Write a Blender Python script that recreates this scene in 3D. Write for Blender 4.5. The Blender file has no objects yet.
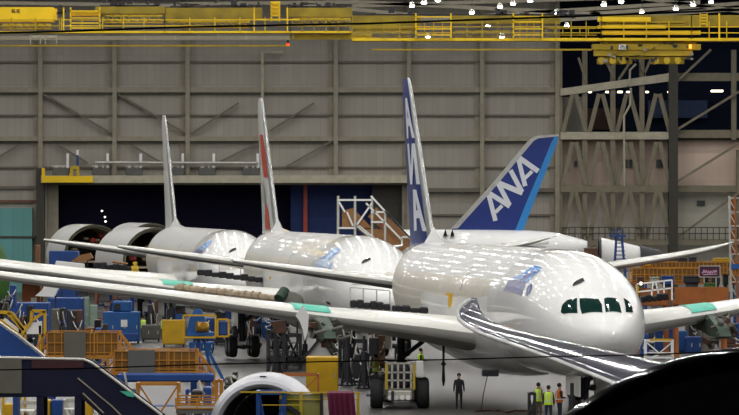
EXPO=-1.17; LSIZE=.6; LPOW=640; WORLD=.12
import bpy, bmesh, math, random
from mathutils import Vector, Matrix
random.seed(7)
SC = bpy.context.scene; COL = SC.collection
F = 4635.0; CX = 369.5; HY = 195.0; H = 10.5
PI = math.pi
def W(px, py, d): return Vector(((px-CX)*d/F, d, H-(py-HY)*d/F))
def gd(py): return H*F/(py-HY)            # distance at which the floor shows at row py
# ------------------------------------------------------------------ materials
MATS = {}
def lin(h):
    h = h.lstrip('#'); o = []
    for i in (0, 2, 4):
        v = int(h[i:i+2], 16)/255
        o.append(v/12.92 if v <= .04045 else ((v+.055)/1.055)**2.4)
    return (o[0], o[1], o[2], 1)
def mat(name, hexc, rough=.6, metal=0, var=.12, scale=1.5, coat=0, bump=0, emit=0, alpha=1, trans=0, spec=.5):
    if name in MATS: return MATS[name]
    m = bpy.data.materials.new(name); m.use_nodes = True
    nt = m.node_tree; b = nt.nodes['Principled BSDF']
    b.inputs['Roughness'].default_value = rough; b.inputs['Metallic'].default_value = metal
    b.inputs['Coat Weight'].default_value = coat; b.inputs['Coat Roughness'].default_value = .03
    b.inputs['Specular IOR Level'].default_value = spec
    c = lin(hexc)
    tc = nt.nodes.new('ShaderNodeTexCoord'); nz = nt.nodes.new('ShaderNodeTexNoise')
    nz.inputs['Scale'].default_value = scale; nz.inputs['Detail'].default_value = 5
    nt.links.new(tc.outputs['Object'], nz.inputs['Vector'])
    rp = nt.nodes.new('ShaderNodeValToRGB')
    rp.color_ramp.elements[0].position = .3; rp.color_ramp.elements[1].position = .7
    rp.color_ramp.elements[0].color = tuple(x*(1-var) for x in c[:3])+(1,)
    rp.color_ramp.elements[1].color = tuple(min(1, x*(1+var)) for x in c[:3])+(1,)
    nt.links.new(nz.outputs['Fac'], rp.inputs['Fac'])
    nt.links.new(rp.outputs['Color'], b.inputs['Base Color'])
    if bump:
        bp = nt.nodes.new('ShaderNodeBump'); bp.inputs['Strength'].default_value = bump
        nt.links.new(nz.outputs['Fac'], bp.inputs['Height']); nt.links.new(bp.outputs['Normal'], b.inputs['Normal'])
    if emit:
        b.inputs['Emission Color'].default_value = c; b.inputs['Emission Strength'].default_value = emit
    if trans:
        b.inputs['Transmission Weight'].default_value = trans
    if alpha < 1: b.inputs['Alpha'].default_value = alpha
    MATS[name] = m; return m
def panel_mat(name, hexc, w=.6, h=3.0, var=.08, rough=.7, mortar=.8):
    m = mat(name, hexc, rough, var=var, scale=.15)
    nt = m.node_tree; b = nt.nodes['Principled BSDF']
    rp = [n for n in nt.nodes if n.type == 'VALTORGB'][0]; tc = [n for n in nt.nodes if n.type == 'TEX_COORD'][0]
    sp = nt.nodes.new('ShaderNodeSeparateXYZ'); cb = nt.nodes.new('ShaderNodeCombineXYZ')
    nt.links.new(tc.outputs['Object'], sp.inputs[0])
    nt.links.new(sp.outputs['X'], cb.inputs['X']); nt.links.new(sp.outputs['Z'], cb.inputs['Y'])
    br = nt.nodes.new('ShaderNodeTexBrick'); br.offset = 0; br.inputs['Scale'].default_value = 1
    br.inputs['Brick Width'].default_value = w; br.inputs['Row Height'].default_value = h
    br.inputs['Mortar Size'].default_value = .03
    br.inputs['Color1'].default_value = (1, 1, 1, 1); br.inputs['Color2'].default_value = (.9, .9, .9, 1)
    br.inputs['Mortar'].default_value = (mortar,)*3+(1,)
    nt.links.new(cb.outputs[0], br.inputs['Vector'])
    mx = nt.nodes.new('ShaderNodeMixRGB'); mx.blend_type = 'MULTIPLY'; mx.inputs[0].default_value = 1
    nt.links.new(rp.outputs['Color'], mx.inputs[1]); nt.links.new(br.outputs['Color'], mx.inputs[2])
    nt.links.new(mx.outputs[0], b.inputs['Base Color'])
    return m
mWALL = panel_mat('wall_panels', '#A09B90', .75, 3.2)
mSTEEL = mat('girder_paint', '#8F8877', .6)
mGIRT = mat('girt_paint', '#6A6458', .7)
mSTEELL = mat('light_girder_paint', '#AFA994', .6)
mDKSTEEL = mat('dark_column', '#3A372F', .6)
mCEIL = mat('ceiling_deck', '#7C7F82', .8)
mPINK = panel_mat('pink_panels', '#DCC4B4', 1.3, 4, mortar=.85)
mCREAM = panel_mat('cream_panels', '#E6DECF', 1.3, 4, mortar=.9)
mGREYP = panel_mat('grey_panels', '#B9B7A8', 1.3, 4, mortar=.85)
mTEAL = panel_mat('teal_panels', '#5F9C9A', 1.2, 9, mortar=.75, rough=.5)
mDOORDK = mat('dark_door', '#1C1B30', .9, spec=.1)
mNAVYW = mat('navy_wall', '#101B33', .8, spec=.2)
mBLUEW = mat('blue_curtain', '#16306B', .7)
mPAINT = mat('aircraft_white', '#F2F2F0', .4, var=.02, scale=.4, coat=1)
mPAINTG = mat('aircraft_body_grey', '#E2E2E0', .4, var=.03, scale=.3, coat=.6)
mFILM = mat('protective_film', '#D0CABD', .4, var=.06, scale=1.2, coat=.3)
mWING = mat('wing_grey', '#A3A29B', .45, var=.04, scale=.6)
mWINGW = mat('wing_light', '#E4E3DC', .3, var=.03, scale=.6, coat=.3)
mWINGD = mat('dark_wing', '#4A4A54', .1, var=.1, scale=.8, spec=.3)
mTRUSS = mat('truss_paint', '#7C7562', .7)
mEDGE = mat('bare_leading_edge', '#B8B8B6', .3, metal=.5)
mTAN = mat('bare_spar_tan', '#A08F78', .7, var=.3, scale=2.5)
mGREEN = mat('primer_green', '#34463A', .6, var=.3, scale=3)
mTEALF = mat('teal_film', '#45B59C', .5, var=.1)
mGLASS = mat('dark_glass', '#12302C', .06, var=.2, coat=.4)
mBLACK = mat('black_rubber', '#111113', .7)
mBLACKC = mat('black_cover', '#15141A', .85, var=.3, scale=3)
mDOME = mat('black_composite', '#080307', .1, var=.2, coat=0, spec=.35)
mANAB = mat('livery_blue', '#16307F', .3, var=.04, coat=.3)
mANAL = mat('livery_light_blue', '#2B86CF', .3, var=.04, coat=.3)
mLETTER = mat('letter_white', '#D9DCE4', .4, var=.02)
mRED = mat('livery_red', '#B8442F', .4)
mLGREY = mat('livery_grey_green', '#8B9690', .4)
mDECALB = mat('decal_blue', '#5B95D6', .3, var=.15, scale=1.5, coat=.3)
mDECALL = mat('decal_pale_blue', '#B5CBE8', .3, var=.1, scale=1.5, coat=.3)
mDECALP = mat('decal_violet_grey', '#5A5E92', .3, var=.1, coat=.3)
mYEL = mat('safety_yellow', '#C79C10', .5, var=.12)
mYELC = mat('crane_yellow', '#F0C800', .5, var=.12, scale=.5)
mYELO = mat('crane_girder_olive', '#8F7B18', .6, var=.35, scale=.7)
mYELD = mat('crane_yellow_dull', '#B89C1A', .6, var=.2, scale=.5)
mORG = mat('dock_orange', '#AE741C', .6, var=.2)
mORG2 = mat('dock_orange_red', '#9C5820', .6, var=.2)
mBLUE = mat('equipment_blue', '#103E80', .45, var=.15)
mBLUE2 = mat('equipment_bright_blue', '#155496', .45, var=.15)
mNAVY = mat('stair_navy', '#0A0D2C', .55, var=.15, spec=.3)
mDKRED = mat('dark_red_panel', '#380C16', .6)
mGREYM = mat('grey_mesh_panel', '#5C5A50', .7, var=.1)
mGREYD = mat('dark_grey_panel', '#5B5B58', .7)
mALU = mat('aluminium', '#BDBBB2', .4, metal=.5)
mWHITE = mat('white_plastic', '#E8E8E6', .5, var=.03)
mPLY = mat('plywood', '#93683E', .7, var=.15, scale=2)
mDARK = mat('machine_dark', '#24242A', .55, var=.3, scale=3)
mDBROWN = mat('machine_brown', '#50321F', .6, var=.4, scale=3)
mLIME = mat('hi_vis_lime', '#C8F02A', .6, var=.08)
mORV = mat('hi_vis_orange', '#C96A22', .6)
mSILV = mat('reflective_tape', '#D8D8D0', .3)
mSKIN = mat('skin', '#B98A6C', .6)
mJEAN = mat('denim', '#2A3044', .8)
mDARKC = mat('dark_clothes', '#1E1D20', .85)
mKHAKI = mat('khaki_clothes', '#6C6250', .85)
mHAIR = mat('dark_hair', '#1B1512', .8)
mMAG = mat('magenta_cloth', '#5E1034', .8, var=.1)
mOLIVE = mat('olive_screen', '#8B8C2C', .4, var=.1, alpha=.75)
mTIRE = mat('tyre', '#19191B', .8)
mHUB = mat('wheel_hub', '#8F9092', .4, metal=.5)
mLAMP = mat('lamp_glow', '#FFFDFB', .5, emit=60)
mLAMPS = mat('small_lamp_glow', '#FFF0D0', .5, emit=14)
mREDL = mat('red_lamp_glow', '#FF3A14', .5, emit=6)
mORL = mat('amber_lamp_glow', '#FF9A30', .5, emit=6)
mSIGNP = mat('sign_purple', '#4A1A33', .5, var=.2)
mNAC = mat('nacelle_lip', '#B2B3BA', .3, metal=.2, var=.05, scale=1.2)
mLIMEG = mat('leaf_green', '#3B6628', .7, var=.2)
# concrete floor
mFLOOR = mat('polished_concrete', '#444240', .36, var=.14, scale=.08)
# ------------------------------------------------------------------ mesh builder
class MB:
    def __init__(s): s.v = []; s.f = []; s.mi = []; s.cur = 0
    def add(s, vs, fs):
        n = len(s.v); s.v += [Vector(v) for v in vs]
        for f in fs: s.f.append(tuple(i+n for i in f)); s.mi.append(s.cur)
        return s
    def box(s, x0, x1, y0, y1, z0, z1):
        return s.add([(x0,y0,z0),(x1,y0,z0),(x1,y1,z0),(x0,y1,z0),(x0,y0,z1),(x1,y0,z1),(x1,y1,z1),(x0,y1,z1)],
            [(0,3,2,1),(4,5,6,7),(0,1,5,4),(1,2,6,5),(2,3,7,6),(3,0,4,7)])
    def bbox(s, x0, x1, y0, y1, z0, z1, b=.03):
        # box with chamfered vertical edges and top
        p = [(x0+b,y0),(x1-b,y0),(x1,y0+b),(x1,y1-b),(x1-b,y1),(x0+b,y1),(x0,y1-b),(x0,y0+b)]
        cx=(x0+x1)/2; cy=(y0+y1)/2
        def ring(z,k): return [(x+(cx-x)*k*2*b/max(x1-x0,1e-6), y+(cy-y)*k*2*b/max(y1-y0,1e-6), z) for x,y in p]
        vs = ring(z0,1)+ring(z0+b,0)+ring(z1-b,0)+ring(z1,1)
        fs = [tuple(range(7,-1,-1)), tuple(range(24,32))]
        for r in range(3):
            for i in range(8):
                j=(i+1)%8; fs.append((r*8+i, r*8+j, r*8+8+j, r*8+8+i))
        return s.add(vs, fs)
    def bar(s, p, q, w, h=None):
        p=Vector(p); q=Vector(q); h = h or w
        d=(q-p)
        if d.length < 1e-6: return s
        d.normalize(); up=Vector((0,0,1)) if abs(d.z)<.95 else Vector((0,1,0))
        a=d.cross(up).normalized()*w/2; b=a.cross(d).normalized()*h/2
        return s.add([p-a-b,p+a-b,p+a+b,p-a+b,q-a-b,q+a-b,q+a+b,q-a+b],
            [(0,1,2,3),(7,6,5,4),(0,4,5,1),(1,5,6,2),(2,6,7,3),(3,7,4,0)])
    def tube(s, p, q, r, r2=None, n=10):
        p=Vector(p); q=Vector(q); r2 = r if r2 is None else r2
        d=(q-p).normalized(); up=Vector((0,0,1)) if abs(d.z)<.95 else Vector((0,1,0))
        a=d.cross(up).normalized(); b=a.cross(d).normalized()
        vs=[p+(a*math.cos(t)+b*math.sin(t))*r for t in [2*PI*i/n for i in range(n)]]
        vs+=[q+(a*math.cos(t)+b*math.sin(t))*r2 for t in [2*PI*i/n for i in range(n)]]
        fs=[(i,(i+1)%n,n+(i+1)%n,n+i) for i in range(n)]+[tuple(range(n-1,-1,-1)),tuple(range(n,2*n))]
        return s.add(vs, fs)
    def path(s, pts, r, n=8):
        pts=[Vector(p) for p in pts]; vs=[]; fs=[]
        for k,p in enumerate(pts):
            d=(pts[min(k+1,len(pts)-1)]-pts[max(k-1,0)]).normalized()
            up=Vector((0,0,1)) if abs(d.z)<.95 else Vector((0,1,0))
            a=d.cross(up).normalized(); b=a.cross(d).normalized()
            vs+=[p+(a*math.cos(t)+b*math.sin(t))*r for t in [2*PI*i/n for i in range(n)]]
        for k in range(len(pts)-1):
            fs+=[(k*n+i,k*n+(i+1)%n,(k+1)*n+(i+1)%n,(k+1)*n+i) for i in range(n)]
        fs+=[tuple(range(n-1,-1,-1)),tuple(range((len(pts)-1)*n,len(pts)*n))]
        return s.add(vs,fs)
    def lathe(s, prof, c=(0,0,0), axis='z', n=24, a0=0, a1=2*PI):
        c=Vector(c); full=abs(a1-a0-2*PI)<1e-6; m=n if full else n+1; vs=[]
        for r,h in prof:
            for i in range(m):
                t=a0+(a1-a0)*i/n; x,y=r*math.cos(t),r*math.sin(t)
                vs.append(c+Vector({'z':(x,y,h),'y':(x,h,y),'x':(h,x,y)}[axis]))
        fs=[]
        for k in range(len(prof)-1):
            for i in range(n):
                j=(i+1)%m; fs.append((k*m+i,k*m+j,(k+1)*m+j,(k+1)*m+i))
        return s.add(vs,fs)
    def ball(s, c, rx, ry=None, rz=None, n=12, k=8):
        ry=ry or rx; rz=rz or rx; c=Vector(c); vs=[]
        for a in range(k+1):
            t=PI*a/k
            for i in range(n):
                u=2*PI*i/n; vs.append(c+Vector((rx*math.sin(t)*math.cos(u),ry*math.sin(t)*math.sin(u),rz*math.cos(t))))
        fs=[(a*n+i,(a+1)*n+i,(a+1)*n+(i+1)%n,a*n+(i+1)%n) for a in range(k) for i in range(n)]
        return s.add(vs,fs)
    def prism(s, poly, y0, y1):
        # poly: (x, z) outline; extruded along y
        n=len(poly)
        return s.add([(x,y0,z) for x,z in poly]+[(x,y1,z) for x,z in poly],
            [tuple(range(n)), tuple(range(2*n-1,n-1,-1))]+[(i,n+i,n+(i+1)%n,(i+1)%n) for i in range(n)])
    def mesh(s, name, mats, smooth=False):
        me=bpy.data.meshes.new(name); me.from_pydata([tuple(v) for v in s.v],[],s.f)
        if not isinstance(mats,(list,tuple)): mats=[mats]
        for m in mats: me.materials.append(m)
        for p,i in zip(me.polygons,s.mi): p.material_index=i
        bm=bmesh.new(); bm.from_mesh(me); bmesh.ops.recalc_face_normals(bm, faces=bm.faces)
        if smooth: bmesh.ops.remove_doubles(bm, verts=bm.verts, dist=1e-4)
        bm.to_mesh(me); bm.free()
        if smooth:
            for p in me.polygons: p.use_smooth=True
            try: me.set_sharp_from_angle(angle=math.radians(40))
            except Exception: pass
        return me
def ob(name, mb, mats, parent=None, smooth=False, loc=None):
    o=bpy.data.objects.new(name, mb.mesh(name, mats, smooth) if isinstance(mb, MB) else mb)
    COL.objects.link(o)
    if parent: o.parent=parent
    if loc is not None: o.location=loc
    return o
def tag(o, label, cat, group=None, kind=None):
    if label: o['label']=label
    if cat: o['category']=cat
    if group: o['group']=group
    if kind: o['kind']=kind
    return o
def thing(name, label, cat, loc=(0,0,0), rz=0, group=None):
    o=bpy.data.objects.new(name, None); COL.objects.link(o); o.location=loc; o.rotation_euler=(0,0,rz)
    return tag(o,label,cat,group)
def struct(name, mb, m, smooth=False, loc=None):
    o=ob(name, mb, m, smooth=smooth, loc=loc); o['kind']='structure'; return o
def kids(o): return [c for c in COL.objects if c.parent==o]
def copy_tree(o, loc, rz=None, label=None, parent=None, scale=None):
    c=o.copy(); COL.objects.link(c); c.parent=parent
    if parent is None:
        c.location=loc
        if rz is not None: c.rotation_euler=(0,0,rz)
        if label: c['label']=label
        if scale: c.scale=scale
    for ch in kids(o): copy_tree(ch,None,parent=c)
    return c
class L:
    """local pixel frame of a thing standing at column px0, distance d, on the floor (or at height z0)"""
    def __init__(s, px0, d, z0=0):
        s.d=d; s.k=d/F; s.x0=(px0-CX)*s.k; s.z0=z0; s.loc=(s.x0,d,z0)
    def x(s, px): return (px-CX)*s.k-s.x0
    def z(s, py): return H-(py-HY)*s.k-s.z0
    def p(s, px, py, dy=0): return (s.x(px), dy, s.z(py))
TN=[0]
def trim(mb, m):
    TN[0]+=1; return struct('trim_%d'%TN[0], mb, m)
# ------------------------------------------------------------------ camera
cam=bpy.data.cameras.new('camera'); co=bpy.data.objects.new('camera',cam); COL.objects.link(co)
co.location=(0,0,H); co.rotation_euler=(PI/2,0,0)
cam.sensor_width=36; cam.lens=F/739*36; cam.shift_y=-(207.5-HY)/739; cam.clip_end=2000; cam.clip_start=1
SC.camera=co
SC.view_settings.view_transform='Standard'; SC.view_settings.look='None'; SC.view_settings.gamma=1
SC.view_settings.exposure=EXPO
# ------------------------------------------------------------------ building shell
D=500.0
Wl=L(CX,D)
def wbox(px0,px1,py0,py1,dy0,dy1,mb=None):
    mb=mb or MB(); x0,x1=sorted((Wl.x(px0),Wl.x(px1))); z1,z0=sorted((Wl.z(py0),Wl.z(py1)),reverse=True)
    return mb.box(x0,x1,D+dy0,D+dy1,max(z0,0),z1)
ZC=34.0
ytop=HY-(ZC-H)*F/D
struct('floor', MB().box(-150,150,-20,560,-.3,0), mFLOOR)
struct('ceiling', MB().box(-150,150,0,560,ZC,ZC+.4), mCEIL)
wb=MB()
wbox(-900,47,ytop,400,0,.4,wb); wbox(47,409,ytop,178,0,.4,wb); wbox(409,560,ytop,400,0,.4,wb)
struct('wall_back', wb, mWALL)
# dark hall beyond the open door
struct('wall_hall', wbox(47,290,178,400,6,6.4), mDOORDK)
struct('wall_hall_blue', wbox(290,372,178,400,4,4.4), mBLUEW)
struct('wall_hall_side', wbox(372,409,178,400,1,1.4), mDKSTEEL)
struct('ceiling_hall', wbox(45,410,174,178,.4,7), mDKSTEEL)
trim(wbox(303,307,184,300,3.5,3.9), mRED)
trim(wbox(47,58,183,300,.5,1.0), mSTEEL)
# columns
for px in (40,114,187,335,408,481,556):
    y1 = 300 if px in (40,408,481,556) else 178
    mb=MB(); wbox(px-1.2,px+3.2,ytop,y1,-1.0,-.55,mb); wbox(px-.2,px+1.6,ytop,y1,-.55,0,mb)
    wbox(px-6,px-1.2,ytop,y1,-.25,0,mb)
    trim(mb, mSTEEL)
trim(wbox(37,45,168,300,-1.3,0), mDKSTEEL)
# girts
for (y0,y1,dd,m) in ((61,63.2,.3,mGIRT),(87.5,92.5,.8,mSTEEL),(92.5,94,.5,mGIRT),(114.5,116.5,.3,mGIRT),(136.5,141,.8,mSTEEL),(141,142.5,.5,mGIRT),(166.5,168.5,.3,mGIRT)):
    trim(wbox(-40,560,y0,y1,-dd,0), m)
trim(wbox(410,560,188,192,-.8,0), mGIRT); trim(wbox(-40,37,186,189,-.3,0), mGIRT); trim(wbox(-40,37,200,203,-.3,0), mat('rust_strip','#6A4A3C',.7))
trim(wbox(410,560,214,216,-.3,0), mGIRT)
trim(wbox(42,411,175.5,183,-1.8,.3), mSTEELL)
trim(wbox(42,411,183,185,-1.2,.3), mGIRT)
def brace(a,b,c,d,w=.32,m=None,D0=-.7):
    k=D/F
    trim(MB().bar((Wl.x(a),D+D0,Wl.z(b)),(Wl.x(c),D+D0,Wl.z(d)),w,.2), m or mGIRT)
for a in ((44,94,111,133),(57,144,88,163),(44,118,60,140),(118,94,185,133),(130,144,162,163),(239,103,191,134),(314,103,270,131),(258,143,220,162),(332,141,286,167),(-5,160,20,144),(200,92,260,96)):
    if a[0]!=200 and a[0]!=44 or a[1]==94: brace(*a)
# wide diagonal gusset plates on the wall
for a in ((46,96,71,109),(120,96,146,109)): brace(*a, w=.6, m=mSTEEL, D0=-.5)
# standing white pipe
o=ob('wall_pipe', MB().path([W(283,52.5,D-1.2),W(262.5,52.5,D-1.2),W(262.5,102,D-1.2),W(262.5,176,D-1.2)],.18), mSTEELL); tag(o,'pale vertical pipe with a right-angle bend at its top on the steel wall','pipe')
# teal panels at left
trim(wbox(-40,33,208,236,-1.2,0), mTEAL); trim(wbox(-40,33,238,300,-1.4,0), mTEAL); trim(wbox(-40,36,236,238,-1.5,0), mDKSTEEL)
# yellow door-head beam
t=thing('lifting_beam','bright yellow beam with an upturned end above the dark hangar door','beam',W(68,184,D-2.2))
l=L(68,D-2.2); zz=t.location.z
mb=MB()
def lb(px0,px1,py0,py1,dy0,dy1,mb,l,zz): return mb.box(l.x(px0),l.x(px1),dy0,dy1,l.z(py1)-zz,l.z(py0)-zz)
lb(42,93,176,182.5,-.4,.4,mb,l,zz); ob('beam_body',mb,mYELC,t)
mb=MB(); lb(42,45,168,176,-.3,.3,mb,l,zz); ob('end_post',mb,mYELC,t)
mb=MB()
mb.prism([(l.x(69),l.z(176)-zz),(l.x(71),l.z(166)-zz),(l.x(79),l.z(166)-zz),(l.x(80),l.z(176)-zz),(l.x(77),l.z(176)-zz),(l.x(76.5),l.z(169)-zz),(l.x(73.5),l.z(169)-zz),(l.x(73),l.z(176)-zz)],-.25,.25); ob('bracket',mb,mYELD,t)
# row of door motors with white posts over the door
def door_motor(px, first=None):
    l=L(px,D-1.4)
    if first: return copy_tree(first, W(px,176,D-1.4), label=None)
    t=thing('door_motor','', 'motor', W(px,176,D-1.4)); k=l.k
    t['group']='door motors on the beam above the dark door'
    ob('motor_housing', MB().bbox(-8.5*k,8.5*k,-.4,.4,.05,8.2*k,.08), mGREYD, t)
    ob('post', MB().box(5.5*k,8*k,-.2,.2,7*k,22.5*k), mWHITE, t)
    mb=MB().tube((-9*k,0,9.5*k),(9*k,0,9.5*k),.12); mb.box(-6*k,-3*k,-.2,.2,8*k,11*k); mb.box(1*k,3*k,-.2,.2,8*k,10.5*k)
    ob('drive_pipe', mb, mALU, t); return t
m0=None
where=['first from the yellow beam','second from the yellow beam','third from the yellow beam','behind the grey-white tail fin','next after the plain grey-white fin','nearest the red and white fin']
for i,px in enumerate((61,101,134,176,207,251)):
    o=door_motor(px,m0); m0=m0 or o
    o['label']='grey door motor box with white post, '+where[i]
o=ob('conduit_pipe', MB().tube(W(95,162.5,D-1.9),W(258,163,D-1.9),.16), mALU); tag(o,'long thin grey conduit running behind the door motor boxes','pipe')
t=thing('sensor_post','blue and white post standing on the yellow beam bracket','post',W(77.5,163,D-2.2)); k=D/F
ob('pole',MB().box(-1*k,1*k,-.15,.15,-.3,8*k),mBLUE,t); ob('cap',MB().box(-1.1*k,1.1*k,-.2,.2,8*k,13*k),mWHITE,t)
# ------------------------------------------------------------------ right bay: truss and offices behind it
struct('wall_right_bay', wbox(560,900,140,186,1.2,1.6), mPINK)
struct('wall_right_bay_lower', wbox(560,676,186,400,1.2,1.6), mCREAM)
struct('wall_right_bay_far', wbox(676,900,186,400,1.2,1.6), mGREYP)
struct('wall_right_bay_upper', wbox(560,900,ytop,140,14,14.4), mNAVYW)
struct('wall_upper_left_infill', wbox(560,588,96,140,4,4.4), mGREYP)
struct('floor_upper_bay', wbox(560,900,136,140,.3,14), mDKSTEEL)
mb=wbox(588,625,106,128,13,13.3); trim(mb, mat('brown_office','#4A3A36',.8))
mb=wbox(655,716,98,116,12.6,13); trim(mb, mat('blue_panel','#2A3F66',.7))
def tb(*a,m=mTRUSS,dy=(-.4,.4)): return trim(wbox(*a,*dy), m)
k=D/F
# beams
trim(MB().prism([(Wl.x(560),Wl.z(96)),(Wl.x(672),Wl.z(81)),(Wl.x(672),Wl.z(73)),(Wl.x(560),Wl.z(89))],D-1.3,D-.4), mSTEELL)
tb(676,800,73,81); tb(560,673,132,139.5,dy=(-1.1,.1),m=mSTEELL); tb(673,800,130,138)
tb(560,673,185,192,dy=(-1.1,.1)); tb(673,800,185.5,192); tb(560,800,239,245,dy=(-1.2,.1)); tb(673,800,244,300,dy=(2,2.4),m=mGIRT)
for px,w in ((560,4),(585,4),(613,4),(642,4)):
    tb(px-w/2-1,px+w/2,50,300,dy=(-.9,-.1))
trim(wbox(668,677,60,300,-1.6,.4), mDKSTEEL)
tb(731,736,50,140,dy=(-.6,.2)); tb(736,744,150,300,dy=(-.8,.2))
def vb(ax,ay,bx,by,w=.46,m=mTRUSS,dd=-1.05):
    trim(MB().bar((Wl.x(ax),D+dd,Wl.z(ay)),(Wl.x(bx),D+dd,Wl.z(by)),w,.25), m)
for ap in (574,600.5,628,657.5):
    hw=11.5
    for (ya,yb) in ((142,185),(192,239),(94,132)):
        vb(ap-2,ya,ap-hw,yb); vb(ap+1.5,ya,ap+hw,yb)
for (a,b,c,d) in ((578,58,586,82),(606,62,614,80),(639,60,645,78),(650,60,642,78),(630,62,618,80)): vb(a,b,c,d)
vb(676,182,739,143,w=.5); vb(676,82,710,50,w=.45); vb(676,130,738,92,w=.4); vb(676,238,739,192,w=.5)
o=ob('drain_pipe',MB().path([W(631,88,D-2),W(630,105,D-2),W(624,116,D-2),W(624.5,186,D-2)],.12),mSTEELL); tag(o,'grey drain pipe with a kink running down the truss bay','pipe')
o=ob('drain_pipe',MB().path([W(636,64,D-2),W(630,70,D-2),W(629.5,86,D-2)],.12),mSTEELL); tag(o,'short curved grey pipe at the top of the truss bay','pipe')
# mezzanine hand rail
mb=MB()
for px in range(562,740,6):
    if 666<px<679: continue
    wbox(px,px+.8,227,240,-1.3,-1.2,mb)
for y in (227,233): wbox(560,739,y,y+.9,-1.35,-1.25,mb)
o=ob('mezzanine_railing', mb, mDKSTEEL); o['kind']='structure'
# windows in the bay
for i,(px,py,w,h) in enumerate(((626.5,163.5,1.6,8),(631.2,163.5,1.6,8),(635,163.5,1,8),(659,163.5,2.2,8),(663.5,163.5,2,8),(568,167,1.5,6),(576,164,1.5,6),(701.5,203,4,5))):
    mb=MB(); wbox(px-w,px+w,py-h/2-1,py+h/2+1,1.0,1.2,mb)
    struct('window_%d'%(i+1), wbox(px-w,px+w,py-h/2,py+h/2,.9,1.15), mat('bay_window','#3E4144',.2))
# strip lights of the bay
for y,xs,dd in ((92,(583,590,607,619,621,628,647,669,676),9),(194.3,(578,592,606,620),2)):
    for px in xs:
        o=ob('bay_lamp', MB().box(-1.5*k,1.5*k,-.2,.2,-.08,.08), mLAMPS, loc=W(px,y,D+dd)); tag(o,'small warm lamp in the row under the %s beam of the right-hand bay'%('top' if y<100 else 'lower'),'lamp','lamps under the %s beam of the truss bay'%('top' if y<100 else 'lower'))
o=ob('strip_lamp', MB().box(-6*k,6*k,-.2,.2,-.1,.1), mLAMPS, loc=W(717,91,D+9)); tag(o,'long white strip lamp in the dark upper bay near the right pillar','lamp')
# door frame of hall & floor lamps seen in it
for i,(px,py) in enumerate(((102,211),(105,217),(105.5,221.5))):
    o=ob('hall_lamp', MB().ball((0,0,0),.09), mLAMPS, loc=W(px,py,D+4)); tag(o,'tiny warm lamp deep in the dark hall beyond the door','lamp','tiny lamps in the dark hall')
# ------------------------------------------------------------------ aircraft
def herm(tab, x):
    if x<=tab[0][0]: return tab[0][1]
    if x>=tab[-1][0]: return tab[-1][1]
    for i in range(len(tab)-1):
        if tab[i][0]<=x<=tab[i+1][0]: break
    def sl(j):
        if j<=0 or j>=len(tab)-1:
            a,b=(tab[0],tab[1]) if j<=0 else (tab[-2],tab[-1]); return (b[1]-a[1])/(b[0]-a[0])
        d0=(tab[j][1]-tab[j-1][1])/(tab[j][0]-tab[j-1][0]); d1=(tab[j+1][1]-tab[j][1])/(tab[j+1][0]-tab[j][0])
        return 0 if d0*d1<=0 else 2*d0*d1/(d0+d1)
    x0,y0=tab[i]; x1,y1=tab[i+1]; h=x1-x0; t=(x-x0)/h; m0,m1=sl(i)*h,sl(i+1)*h
    return (2*t**3-3*t**2+1)*y0+(t**3-2*t**2+t)*m0+(-2*t**3+3*t**2)*y1+(t**3-t**2)*m1
q=math.sqrt
TOP=[(q(s),z) for s,z in ((0,4.1),(.25,4.62),(1,5.2),(2,5.85),(3,6.42),(4,6.88),(5,7.22),(6.5,7.6),(8,7.82),(10,7.93),(45,7.93),(50,7.85),(54,7.5),(57,6.95))]
BOT=[(q(s),z) for s,z in ((0,4.1),(.25,3.55),(1,3.02),(2,2.6),(3,2.38),(4.5,2.15),(6.5,2.0),(9,1.96),(37,1.96),(41,2.3),(45,3.3),(50,4.7),(54,5.8),(57,6.5))]
WID=[(q(s),w) for s,w in ((0,0),(.25,.68),(1,1.33),(2,1.86),(3,2.22),(4.5,2.56),(6.5,2.8),(9,2.885),(42,2.885),(44,2.7),(47,2.1),(50,1.4),(54,.7),(57,.22))]
def fsec(s):
    r=q(max(s,0)); a=herm(TOP,r); b=herm(BOT,r); return (a+b)/2,(a-b)/2,herm(WID,r)
def S(s,phi,off=0):
    c,hz,hw=fsec(s); return Vector(((hw+off)*math.sin(phi), s-(off if s<.5 else 0), c+(hz+off)*math.cos(phi)))
def fuselage_mb(s0=0,s1=57,N=72,film=14):
    ss=[]; s=s0
    while s<s1:
        ss.append(s); s+= .04 if s<.12 else (.15 if s<1 else (.4 if s<12 else 1.0))
    ss.append(s1); mb=MB(); vs=[]; fs=[]
    for s in ss: vs+=[S(max(s,.0004),2*PI*i/N) for i in range(N)]
    mb.add(vs,[])
    for k in range(len(ss)-1):
        for i in range(N):
            j=(i+1)%N; phi=2*PI*(i+.5)/N; a=min(phi,2*PI-phi)
            mid=(ss[k]+ss[k+1])/2
            mb.f.append((k*N+i,k*N+j,(k+1)*N+j,(k+1)*N+i)); mb.mi.append(0 if mid<13.6 or mid>46 else (2 if a>1.05 and mid>15 else 1))
    mb.f.append(tuple(range(N))); mb.mi.append(0)
    n=(len(ss)-1)*N; mb.f.append(tuple(range(n,n+N))); mb.mi.append(0)
    return mb
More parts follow.
